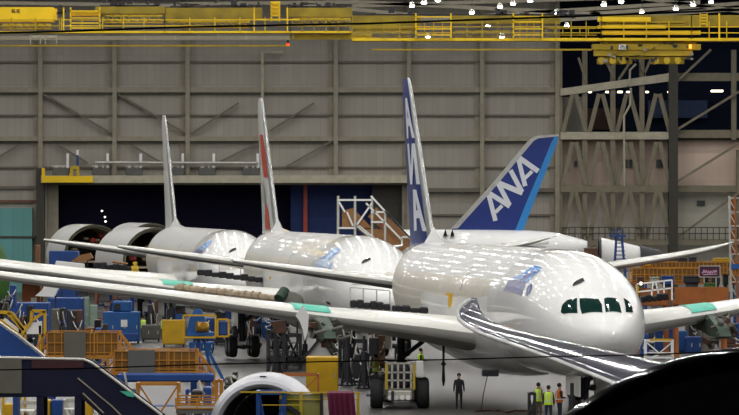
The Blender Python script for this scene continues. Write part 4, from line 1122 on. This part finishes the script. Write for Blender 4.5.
# --- blue lift stand with yellow frame
d=gd(383); l=L(203,d); t=thing('lift_stand','blue tripod lift stand with a yellow rail cage and bronze motor','lift',l.loc)
ob('mast',MB().box(l.x(196.5),l.x(200.5),-.15,.15,.05,l.z(334)),mBLUE,t)
ob('platform',MB().box(l.x(187),l.x(216),-.6,.6,l.z(335.5),l.z(332)),mBLUE2,t)
ob('head',MB().prism([(l.x(187),l.z(332)),(l.x(190),l.z(318)),(l.x(195),l.z(309)),(l.x(201),l.z(309)),(l.x(206),l.z(320)),(l.x(208),l.z(332))],-.3,.3),mBLUE2,t)
ob('motor',MB().tube(l.p(197,326,-.7),l.p(208,327,-.5),.28,n=14).tube(l.p(204,325,-.9),l.p(204,325,-.2),.2,n=12),mat('bronze','#A8802A',.4,metal=.5),t,True)
for a,b in (((200,334),(224,382)),((196,334),(186,382)),((203,334),(212,378))): ob('leg',MB().bar(l.p(*a,0),l.p(*b,-.2 if b[0]<200 else .3),.16),mBLUE2,t)
for (x0,x1,y0,y1) in ((184,216,315,337),(218,229,319,336)):
    mb=MB()
    for y in (y0,y1): mb.box(l.x(x0),l.x(x1),-.75,-.68,l.z(y)-.05,l.z(y)+.05)
    for x in (x0,x1): mb.box(l.x(x)-.05,l.x(x)+.05,-.75,-.68,l.z(y1),l.z(y0))
    ob('rail_cage',mb,mYEL,t)
ob('control_box',MB().bbox(l.x(219),l.x(228),-.6,-.1,l.z(335),l.z(321),.05),mBLUE,t)
cabinet('tool_cart','low blue tool cart behind the lift stand',189,214,342,353,depth=1,m=mBLUE2,cat='cart',doors=3)
# --- engine nacelle lip with blue stand inside
d=150.; l=L(262,d); k=l.k; R0=56*k; cz=l.z(431)
t=thing('engine_nacelle','white engine nacelle inlet ring standing in the foreground','engine cowl',l.loc,math.radians(-3))
ob('inner_duct',MB().lathe([(R0*.66,2.6),(R0*.72,.9),(R0*.765,.2)],(0,0,cz),'y',64),mat('duct_brown','#2A221E',.5),t,True)
mb=MB(); mb.lathe([(R0*.765,.2),(R0*.785,.08),(R0*.84,0),(R0*.90,.06),(R0*.96,.4),(R0,1.2),(R0*1.0,2.6)],(0,0,cz),'y',64); ob('inlet_lip',mb,mNAC,t,True)
mb=MB(); mb.lathe([(R0*.66,2.55),(0.01,2.7)],(0,0,cz),'y',48); ob('inner_bulkhead',mb,mat('cowl_inner','#1C1A18',.6),t,True)
mb=MB()
for i in range(26):
    a=2*PI*i/26; mb.bar((.5*math.cos(a),2.2,cz+.5*math.sin(a)),(R0*.62*math.cos(a+.2),2.45,cz+R0*.62*math.sin(a+.2)),.2,.03)
ob('fan_blades',mb,mat('blade_grey','#3A3A3C',.35,metal=.6),t)
ob('spinner',MB().lathe([(.001,1.6),(.25,1.8),(.45,2.2),(.5,2.5)],(0,0,cz),'y',20),mDARK,t,True)
ob('lip_mark',MB().box(-.1,.1,.35,.5,cz+R0*.955,cz+R0*.975),mBLACK,t)
ob('cradle',MB().box(-1.3,-1,.5,2.2,0,max(.3,cz-R0*.72)).box(1,1.3,.5,2.2,0,max(.3,cz-R0*.72)).box(-1.5,1.5,.5,2.4,0,.2),mBLUE,t)
frame_stand('blue_trestle','bright blue trestle frame in front of the nacelle opening',258,284,391,432,.9,mBLUE,'stand',d=146,shelf=0,r=.06)
l=L(275,145.5); o=ob('tie_bar',MB().bar(l.p(240,392,0),l.p(305,392.5,0),.045).bar(l.p(262,405,0),l.p(300,405,0),.03),mYELD,loc=l.loc); tag(o,'long thin yellow bar laid across in front of the nacelle ring','bar')
# olive screened railings and magenta cloth
l=L(310,147.); t=thing('screened_railing','railing with olive see-through screen right of the nacelle','railing',l.loc)
ob('screen',MB().box(l.x(281),l.x(321),0,.04,l.z(430),l.z(394)),mOLIVE,t)
mb=MB()
for x in (281,301,322,358): mb.box(l.x(x)-.05,l.x(x)+.05,-.06,0,0,l.z(392))
mb.box(l.x(270),l.x(360),-.08,-.0,l.z(393.5),l.z(392)); mb.box(l.x(281),l.x(360),-.08,0,l.z(400),l.z(399.2)); ob('rail',mb,mYELD,t)
mb=MB(); mb.box(l.x(320),l.x(323),-.12,-.05,0,l.z(393)); mb.bar(l.p(279,400,-.1),l.p(300,414,-.1),.12); ob('dark_post',mb,mDARK,t)
l=L(341,146.7); mb=MB(); pts=[]
n=24; vs=[]
for j,(py,a,b) in enumerate(((391,328,353),(393,327,353.5),(403,328,354),(415,329,355),(432,329,356))):
    for i in range(n+1):
        x=l.x(a)+(l.x(b)-l.x(a))*i/n; vs.append((x,-.12-.05*math.sin(i*1.3)*min(1,j/2)-(.0 if j else -.15),l.z(py)))
mb.add(vs,[(j*(n+1)+i,j*(n+1)+i+1,(j+1)*(n+1)+i+1,(j+1)*(n+1)+i) for j in range(4) for i in range(n)])
o=ob('magenta_cloth',mb,mMAG,None,True,loc=l.loc); m_=o.modifiers.new('s','SOLIDIFY'); m_.thickness=.04; tag(o,'dark magenta cloth hung over the railing at the bottom','cloth')
frame_stand('orange_barrier','orange barrier frames right of the nacelle, behind the screened railing',280,318,374,400,1.4,mORG2,'barrier',d=gd(416),shelf=1)
cabinet('yellow_container','tall yellow container with a chamfered front under the wing',306,338,357,394,depth=1.8,m=mYEL,cat='container',doors=1,wheels=False)
l=L(320,258); t=hang_frame('tent_frame','white triangular sheet on a dark A-frame behind the yellow container',[(306,357),(321,339),(334,356),(334,360),(306,360)],260,.4,mat('sheet_grey','#B9B7B2',.7),'frame')
mb=MB().bar(L(320,260).p(304,358,-.1),L(320,260).p(321,337,-.1),.16).bar(L(320,260).p(321,337,-.1),L(320,260).p(337,362,-.1),.16); ob('a_frame',mb,mDARK,t)
# --- dark stands and jacks beneath the wing
for a in ((268,284,330,372),(286,300,334,370),(340,350,336,378),(354,366,340,376)):
    frame_stand('engine_dolly','dark steel frame stand under the wing, '+{268:'left of the open pylon',286:'under the open pylon',340:'right of the tent frame',354:'nearest the tow tractor'}[a[0]],a[0],a[1],a[2],a[3],2,mDARK,'stand',shelf=3,r=.09)
for (x,yt,yb,lb_) in ((277,336,378,'left of the tent frame'),(347,332,386,'between two frame stands'),(364,336,389,'beside the tow tractor'),(305,336,362,'behind the tent frame')):
    jack('dark tripod jack under the wing, '+lb_,x,yt,yb,spread=6)
cabinet('control_cart','grey control cart with a small screen among the stands',343,352,354,373,depth=1,m=mGREYM,cat='cart',doors=1,paper=True)
cabinet('compressor','dark blue machine behind the landing gear of the second airliner',240,262,315,345,d=345,depth=2,m=mBLUE,cat='machine',doors=2)
cabinet('compressor','blue machine right of the dark blue machine',262,276,322,345,d=342,depth=2,m=mBLUE2,cat='machine',doors=1)
hang_frame('brown_cover','brown cover hanging below the pylon area',[(270,322),(284,320),(287,332),(276,334)],262,.8,mDBROWN,'cover')
# --- tow tractor
d=gd(408.5); l=L(400,d); t=thing('tow_tractor','grey tow tractor with yellow uprights parked by the main landing gear','tractor',l.loc)
ob('chassis',MB().bbox(l.x(386),l.x(414),-.6,3.6,.4,l.z(388),.08),mGREYM,t)
ob('front_guard',MB().bbox(l.x(388),l.x(412),-.75,-.6,.45,l.z(390),.05),mALU,t)
mb=MB()
for x in (386,392,398,404,411): mb.box(l.x(x)-.05,l.x(x)+.05,-.5,-.4,l.z(389),l.z(363))
for y in (363,372,380): mb.box(l.x(386),l.x(412),-.5,-.42,l.z(y)-.04,l.z(y)+.04)
ob('cab_frame',mb,mALU,t)
ob('cab_body',MB().bbox(l.x(389),l.x(410),.1,2.4,l.z(388),l.z(366),.1),mDARK,t)
for x in (386.5,414): ob('upright',MB().box(l.x(x)-.06,l.x(x)+.06,-.55,-.35,l.z(389),l.z(363)),mYELD,t)
ob('side_box',MB().bbox(l.x(416),l.x(424),0,1,l.z(378),l.z(361),.05),mWHITE,t)
ob('step',MB().box(l.x(366),l.x(386),.8,2.2,.56,.62),mGREYD,t)
for x in (376.5,423): 
    for y in (.3,2.9): wheel(t,(l.x(x),y,.72),.72,.62)
mb=MB()
for x in (390,396,402,408): mb.tube((l.x(x),-.85,l.z(397)),(l.x(x),-.7,l.z(397)),.12)
ob('head_lamp',mb,mLAMPS if False else mWHITE,t,True)
ob('tow_hitch',MB().box(l.x(391),l.x(394),-1.1,-.7,.35,.9),mDARK,t)
# hanging hook, probe with cable under the belly
l=L(443.5,233); o=ob('hanging_tow_pin',MB().lathe([(.03,0),(.09,.3),(.05,1.0),(.14,1.1),(.05,1.25),(.08,2.3),(.12,2.6)],(0,0,0),'z',12),mDARK,None,True,loc=(l.x0,233,l.z(386))); tag(o,'dark tapered pin hanging from the wing root over the open floor','pin')
l=L(489.5,226); t=thing('belly_drain_box','flat dark box hung under the belly with a thin hose','box',(l.x0,226,l.z(376)))
ob('box_body',MB().bbox(l.x(482)-0,l.x(498.5),-.5,.5,0,l.z(371)-l.z(376)+.05,.03),mDARK,t)
ob('hose',MB().path([(-.1,0,0),(-.3,0,-.9),(-.42,0,-1.8),(-.45,0,-t.location.z+.03)],.02),mDBROWN,t)
pts=[]
rn=random.Random(5)
for i in range(14):
    x=476+i*5; pts.append((((x-CX)*224/F),224+rn.uniform(-1.2,1.2),.03))
o=ob('floor_hose',MB().path(pts,.05),mDBROWN); tag(o,'dark hose lying across the floor toward the hi-vis workers','hose')
frame_stand('hand_cart','dark wheeled hand cart beside the worker in khaki',529.5,535,393,428,1.1,mDARK,'cart',d=214,shelf=1)
jack('dark tripod jack by the nose gear in front of the hi-vis workers',572,383,424,spread=6)
# --- right side of the nose
cabinet('storage_cabinet','tall dark blue cabinet stack right of the nose behind the white cart',655,676,322,352,depth=1.6,m=mBLUE,doors=2,wheels=False)
cabinet('storage_cabinet','blue cabinet below the right wing',677,687,331,352,depth=1.6,m=mBLUE2,doors=1,wheels=False)
cabinet('storage_cabinet','low wide blue cabinet next to the cowl support',686,702,337,353,depth=1.6,m=mBLUE,doors=2,wheels=False)
cabinet('storage_cabinet','blue cabinet at the right edge behind the open engine pylon',718,760,312,338,depth=2,m=mBLUE,doors=3,wheels=False)
frame_stand('service_cart','white tube cart with a yellow top bar right of the nose',646,673,340,364,1.3,mWHITE,'cart',d=285,shelf=1,extra=mALU)
l=L(660,284.5); o=ob('yellow_bar',MB().box(l.x(650),l.x(672),0,.1,l.z(340.8)-0,l.z(338.8)),mYEL,loc=l.loc); tag(o,'short yellow bar on top of the white tube cart','bar')
cabinet('cowl_support','grey steel box support under the right engine pylon',703,714,326,352,d=300,depth=1.6,m=mGREYM,cat='support',doors=1,wheels=False)
# orange docks at the far right
dock('maintenance_dock','orange work dock at right, rear upper level behind the sign',644,739,262,274,352,4,mORG,mORG,None)
dock('maintenance_dock','orange work dock at right, middle level with crates',632,720,268,282,335,4,mORG,mORG2,None)
dock('maintenance_dock','solid orange-red work dock nearest the right wing',675,728,288,302,300,3,mORG2,mORG2,(675,728,mORG2))
dock('maintenance_dock','small orange-red dock behind the white railing at right',638,670,289,303,305,3,mORG2,mORG2,(640,668,mORG2))
rn=random.Random(11)
cols=[mYEL,mBLACKC,mBLUE,mORG,mDARK,mGREYM,mDARK,mLIMEG,mYEL,mALU,mDBROWN]
def crate_on(px,py,w,h,d,m,lab,nm='crate'):
    l=L(px,d); zb=l.z(py); t=thing(nm,lab,'crate',(l.x0,d,zb))
    ob('crate_body',MB().bbox(-w*l.k/2,w*l.k/2,0,1.1,0,h*l.k,.05),m,t); ob('crate_lid',MB().box(-w*l.k/2-.04,w*l.k/2+.04,-.04,1.14,h*l.k,h*l.k+.06),m,t); return t
for (px,py,w,h,d,m,lab) in ((647,266,8,4,338,mYEL,'yellow crate first from the nose on the orange docks'),(662,264,5,5,355,mDBROWN,'brown crate behind the yellow crate on the orange docks'),
    (683,264,9,5,354,mDARK,'dark crate on the rear orange dock'),(693,264,7,6,355,mDARK,'dark tall crate left of the sign on the rear dock'),(722,262,16,3,352,mYEL,'long yellow lid crate on the rear dock at right'),
    (668,272,18,3,337,mYEL,'long yellow tray crate on the middle dock'),(668,285,12,8,322,mBLUE,'blue crate between the docks'),(655,286,8,8,322,mat('crate_pale','#9AA394',.6),'pale green-grey crate left of the blue crate'),
    (641,284,7,6,318,mDBROWN,'brown crate with lamp beside the nose'),(692,283,16,6,320,mDARK,'long dark crate below the sign'),(706,284,5,8,318,mBLACKC,'black narrow crate under the sign'),
    (716,285,8,9,320,mDARK,'dark crate right below the sign'),(726,285,5,10,322,mBLACKC,'black tall crate near the scaffold tower'),(710,288,10,4,305,mLIMEG,'green low crate on the front dock')):
    t=crate_on(px,py,w,h,d,m,lab); 
    bx_=w*d/F/2
    if d in (322,318,320): ob('crate_leg',MB().box(-bx_*.8,bx_*.8,.3,.8,-t.location.z,0),mGREYD,t)
l=L(641,316); o=ob('work_lamp',MB().ball((0,0,0),.1),mLAMPS,None,True,loc=(l.x0,316,l.z(283.5))); tag(o,'round warm work lamp glowing just right of the nose','lamp')
# sign on posts
l=L(709.5,316.5); t=thing('hanging_sign','dark purple sign with pale script on two posts over the orange docks','sign',l.loc)
ob('board',MB().box(l.x(699.5),l.x(719.5),-.06,.06,l.z(276.5),l.z(266)),mSIGNP,t)
mb=MB()
for a,b in (((699,266),(720,266)),((699,277),(720,277)),((699,266),(699,277)),((720,266),(720,277))): mb.bar(l.p(*a,-.06),l.p(*b,-.06),.06)
for x in (704,716): mb.box(l.x(x)-.04,l.x(x)+.04,-.04,.04,0,l.z(277))
ob('sign_frame',mb,mALU,t)
mb=MB(); pts=[]
for i in range(60):
    u=i/59; pts.append(l.p(702+14.5*u, 272+1.4*math.sin(u*38)-.5*math.sin(u*9), -.1))
mb.path(pts,.035,5); mb.path([l.p(703,274.8,-.1),l.p(717,274.2,-.1)],.03,5); ob('script_lettering',mb,mat('script_pink','#D8A8C4',.5),t)
# scaffold tower at the right edge
l=L(736,330); t=thing('scaffold_tower','white and orange scaffold tower at the right edge','scaffold',l.loc)
for x,y in ((729,0),(735,0),(744,0),(732,2),(745,2)):
    top={729:196,735:196}.get(x,196); ob('leg',MB().bar((l.x(x+3),y,0),(l.x(x),y,l.z(top)),.12),mALU if x!=735 else mORG2,t)
mb=MB()
for i in range(7):
    y=198+i*14; mb.bar(l.p(729,y),l.p(746,y),.09); mb.bar(l.p(729,y+1),l.p(736,y+13),.08)
ob('cross_braces',mb,mALU,t)
mb=MB()
for i in range(6): y=200+i*15; ob('side_panel',MB().box(l.x(731),l.x(736),.2,.3,l.z(y+10),l.z(y)),mORG2,t)
ob('sign_panel',MB().box(l.x(731),l.x(745),-.2,-.1,l.z(269),l.z(264)),mBLUE2,t)
# cowling with blue ladder frame behind the nose
d=360.; l=L(620,d); t=thing('fan_cowl','white fan cowling standing upright behind the nose','engine cowl',l.loc)
pf=[(601,237.5,262),(606,238.5,262),(626,243,262),(640,246.5,262)]
mb=MB(); N=20; vs=[]
for px,a,b in pf:
    h=(l.z(a)-l.z(272))/2; c_=(l.z(a)+l.z(272))/2; vs+=[Vector((l.x(px),h*.8*math.sin(2*PI*i/N),c_+h*math.cos(2*PI*i/N))) for i in range(N)]
mb.add(vs,[(k_*N+i,k_*N+(i+1)%N,(k_+1)*N+(i+1)%N,(k_+1)*N+i) for k_ in range(3) for i in range(N)]+[tuple(range(N)),tuple(range(3*N,4*N))]); ob('cowl_skin',mb,mPAINTG,t,True)
mb=MB(); h=(l.z(237.5)-l.z(272))/2
mb.lathe([(h*.82,0),(h*1.0,-.02),(h*1.0,-.18),(h*.8,-.18)],(l.x(601),0,(l.z(237.5)+l.z(272))/2),'x',24); o=ob('dark_rim',mb,mDARK,t,True)
ob('exhaust_plug',MB().lathe([(1.1,0),(.9,.6),(.7,1.5),(.001,2.2)],(l.x(640),0,l.z(259)),'x',20),mDARK,t,True)
ob('cradle',MB().box(l.x(605),l.x(608),-.5,.5,0,l.z(270)).box(l.x(632),l.x(635),-.5,.5,0,l.z(268)),mBLUE,t)
l=L(620,352); t=thing('step_ladder_stand','blue step ladder frame in front of the white fan cowling','ladder',l.loc)
for a,b in ((617,614),(622,626)): 
    for y in (0,1.2): ob('leg',MB().bar(l.p(a,235,y),(l.x(b)+(b-a)*1.2*l.k,y,0),.12),mBLUE,t)
mb=MB(); mb.box(l.x(610),l.x(626),-.1,1.3,l.z(237),l.z(235)); ob('platform',mb,mBLUE,t)
mb=MB()
for i in range(6): y=239+i*4; mb.bar(l.p(616.5-i*.4,y),l.p(623+i*.6,y),.08)
ob('rungs',mb,mBLUE,t)
mb=MB()
for x in (612,617,622): mb.box(l.x(x)-.04,l.x(x)+.04,0,.08,l.z(235),l.z(229.5))
mb.box(l.x(612),l.x(622),0,.08,l.z(230.3),l.z(229.5)); ob('hand_rail',mb,mBLUE,t)
cabinet('brown_crate','brown stacked crate between the tail cone and the fan cowling',585,600,248,262,d=365,depth=2,m=mDBROWN,cat='crate',doors=2,wheels=False)
# --- white stair tower with plywood panels
d=330.; l=L(375,d); t=thing('stair_tower','white tube stair tower with brown plywood panels above the second airliner','stairs',l.loc)
for x in (338,355,372,385): ob('leg',MB().box(l.x(x)-.08,l.x(x)+.08,-.08,.08,0,l.z(196 if x<380 else 211)).box(l.x(x)-.08,l.x(x)+.08,1.8,1.96,0,l.z(196 if x<380 else 211)),mALU,t)
mb=MB()
for a,b in (((338,200),(371,200)),((339,202),(345,212)),((371,196),(408,236)),((366,203),(402,240)),((372,203),(356,226)),((338,228),(355,228)),((371,212),(386,212)),((371,222),(385,222)),((385,211),(412,240)),((356,225),(374,240)),((402,237),(414,237)),((402,237),(402,246)),((413,233),(413,246)),((347,212),(353,226)),((359,226),(378,241))): mb.bar(l.p(*a,-.1),l.p(*b,-.1),.13); 
ob('rail_tubes',mb,mWHITE,t)
mb=MB().prism([(l.x(a),l.z(b)) for a,b in ((342,211),(353,208),(372,228),(372,241),(356,228),(342,228))],0,.06); ob('plywood_panel',mb,mPLY,t)
mb=MB().prism([(l.x(a),l.z(b)) for a,b in ((372,229),(386,229),(392,238),(404,240),(412,245),(402,252),(394,246),(372,241))],0,.06); ob('plywood_panel',mb,mPLY,t)
ob('stringer',MB().bar(l.p(372,212,.9),l.p(410,246,.9),.2,.9),mPLY,t)
ob('round_lamp',MB().tube(l.p(381.5,225.5,-.2),l.p(381.5,225.5,0),.16,n=12),mat('red_brown','#7A3A30',.5),t,True)
ob('deck',MB().box(l.x(338),l.x(372),0,1.8,l.z(229),l.z(228)),mALU,t)
# --- overwing barriers: black soft covers with thin rails on the wing roots
def wing_cover(label,px0,px1,y0,y1,h,d,mm=mBLACKC,rail=None,n=5):
    l=L(px0,d); z=H-(y0-HY)*d/F; dz=(y0-y1)*d/F; xa=(px0-CX)*d/F; xb=(px1-CX)*d/F
    pl=pl1 if d<260 else (pl2 if d<330 else pl3)
    za=max([wing_z(pl,xa,d+e) or 0 for e in (0,.6,1.2)]); zb_=max([wing_z(pl,xb,d+e) or 0 for e in (0,.6,1.2)])
    print('cover',label,round(z,2),round(za,2),round(zb_,2))
    if za and zb_: z=za+.12; dz=zb_-za
    t=thing('wing_walkway_cover',label,'cover',(l.x0,d,z-.02)); wd=(px1-px0)*l.k
    mb=MB()
    for i in range(n):
        a=wd*i/n; b=wd*(i+1)/n; zz=dz*(i+.5)/n; mb.bbox(a,b+.02,.02*(i%2),1.2-.02*(i%2),zz+.02,zz+h*l.k*(.85+.15*math.sin(i*2.3)),.06)
    ob('padding',mb,mm,t,False)
    if rail:
        mb=MB()
        for i in range(4): a=wd*i/3; mb.box(a-.03,a+.03,1,1.06,dz*i/3,dz*i/3+rail*l.k)
        mb.bar((0,1.03,rail*l.k),(wd,1.03,rail*l.k+dz),.05); ob('rail',mb,mALU,t)
    return t
wing_cover('black padded cover on the front airliner wing, left of the fuselage gap',350,390,305,309,9,233,rail=20,n=6)
wing_cover('black padded cover on the front airliner wing against its fuselage',392,428,307,313,7,233,n=4)
wing_cover('black padded cover on the second airliner wing',197,262,275,283,7,300,rail=13,n=9)
wing_cover('black padded cover on the third airliner wing',93,132,268,272,7,362,n=6)
wing_cover('black padded cover on the front airliner right wing beside the nose',641,668,303,300,8,229,rail=None,n=5)
l=L(655,232); t=thing('wing_railing','white tube railing above the black cover on the right wing','railing',(l.x0,232,l.z(302)))
zz=t.location.z; mb=MB()
for a,b in (((637,284),(672,280)),((637,287),(637,302)),((672,280),(672,300)),((653,283),(651,300)),((656,283),(660,300)),((664,281),(664,300)),((637,292),(672,288))): 
    p=Vector(l.p(*a))-Vector((0,0,zz)); r_=Vector(l.p(*b))-Vector((0,0,zz)); mb.bar(p,r_,.07)
ob('rail_tubes',mb,mWHITE,t); mb=MB().box(l.x(636.5),l.x(638.5),-.05,.05,l.z(302)-zz,l.z(286)-zz); ob('yellow_post',mb,mYEL,t)
l=L(135,358); t=thing('wing_stand','gold yellow folding stand on the third airliner wing','stand',(l.x0,358,l.z(275)));
mb=MB()
for a in (-4,-2,0,2,4): mb.bar((a*l.k,0,0),(-a*.3*l.k,.2,13*l.k),.16)
mb.box(-3.5*l.k,3.5*l.k,-.2,.2,6*l.k,9*l.k); ob('stand_frame',mb,mYELD,t)
wing_cover('brown folded mats on the third airliner wing',112,127,263,265,3,364,mm=mPLY,n=6)
# green-black rolled cover and grey draped cover near second airliner wing root
l=L(288,262); t=thing('draped_cover','grey draped cover beside a dark green roll at the wing joint','cover',((281-CX)*285/F,285,H-(298-HY)*285/F)); k=285/F
for x_ in (4*k,16*k): ob('stand_leg',MB().box(x_-.06,x_+.06,.6,.72,-t.location.z,-9*k).box(x_-.3,x_+.3,.3,1.0,-t.location.z,-t.location.z+.08),mDARK,t)
mb=MB().lathe([(.001,0),(12*k,0),(13*k,4*k),(12*k,.9),(9*k,1.6),(3*k,2.0),(.001,2.05)],(10*k,0,-6*k),'y',24); ob('grey_cover',mb,mat('drape_grey','#8C8C84',.7),t,True)
mb=MB().tube((-2*k,-.3,-1*k),(4*k,.3,7*k),5.5*k,n=16); ob('green_roll',mb,mat('roll_green','#2E4438',.7),t,True)
# yellow belt post marks on the second and first airliner sides
for (px,py0,py1,d,lab) in ((272,277,290,296,'yellow marker post standing by the wing of the second airliner'),(450,293,307,231,'yellow marker post standing by the wing root of the front airliner')):
    l=L(px,d); z=H-(py1-HY)*d/F; o=ob('marker_post',MB().box(-.09,.09,-.05,.05,0,(py1-py0)*d/F).box(-.2,.14,-.06,.06,(py1-py0)*d/F-.12,(py1-py0)*d/F),mYEL,loc=(l.x0,d,z)); tag(o,lab,'marker')
l=L(305,222); o=ob('white_tarpaulin',MB().prism([(-.35,.5),(0,1.0),(.3,.5),(.25,-.3),(.1,-.75),(0,-.2),(-.15,.2)],0,.15),mPAINTG,loc=(L(303,228).x0,227,L(303,228).z(325))); tag(o,'white ragged protective cloth hanging under the engine pylon','cloth')

# --- more shop clutter under the wings and behind the docks
EX=[('dark_crate','dark crate with grey lid at the far left edge under the wing',-6,8,300,322,300,mDARK,mGREYM),
 ('parts_shelf','dark brown parts shelf behind the white sheeted frames',16,33,303,330,296,mDBROWN,mDARK),
 ('dark_cart','low dark cart in front of the long blue container',33,49,312,331,288,mDARK,mBLUE),
 ('dark_cart','dark cart with pale tank right of the blue container',84,100,330,348,275,mDARK,mGREYM),
 ('generator','dark blue generator left of the blue ground unit at its foot',94,108,322,346,285,mBLUE,mDARK),
 ('generator','dark unit with brown tank behind the yellow tool box',166,182,300,330,345,mDARK,mDBROWN),
 ('generator','dark unit behind the yellow rail cage of the lift stand',214,232,304,346,325,mDARK,mBLUE),
 ('fuel_cart','dark brown cart under the inner wing of the second airliner',246,262,300,330,318,mDBROWN,mDARK),
 ('fuel_cart','black unit behind the left-hand frame stands',270,290,312,356,312,mBLACKC,mDARK),
 ('fuel_cart','black unit behind the tent frame',318,338,318,352,305,mBLACKC,mDBROWN),
 ('fuel_cart','dark unit behind the control cart',342,356,322,364,264,mDARK,mBLACKC),
 ('fuel_cart','dark brown unit left of the main landing gear',372,386,326,372,270,mDBROWN,mBLACKC),
 ('dark_crate','dark crate under the nearer dock beside the tool rack',178,190,386,408,188,mDARK,mBLUE),
 ('dark_crate','dark blue crate below the blue support beam',120,136,386,412,186,mBLUE,mDARK),
 ('dark_cart','blue cart behind the white tube cart beside the nose',640,655,326,352,300,mBLUE,mDARK),
 ('dark_cart','dark unit left of the right engine pylon',688,702,314,338,312,mDARK,mGREYM)]
for i,a in enumerate(EX): machine(a[0],a[1],a[2],a[3],a[4],a[5],a[6],1.4,a[7],a[8],seed=40+i)
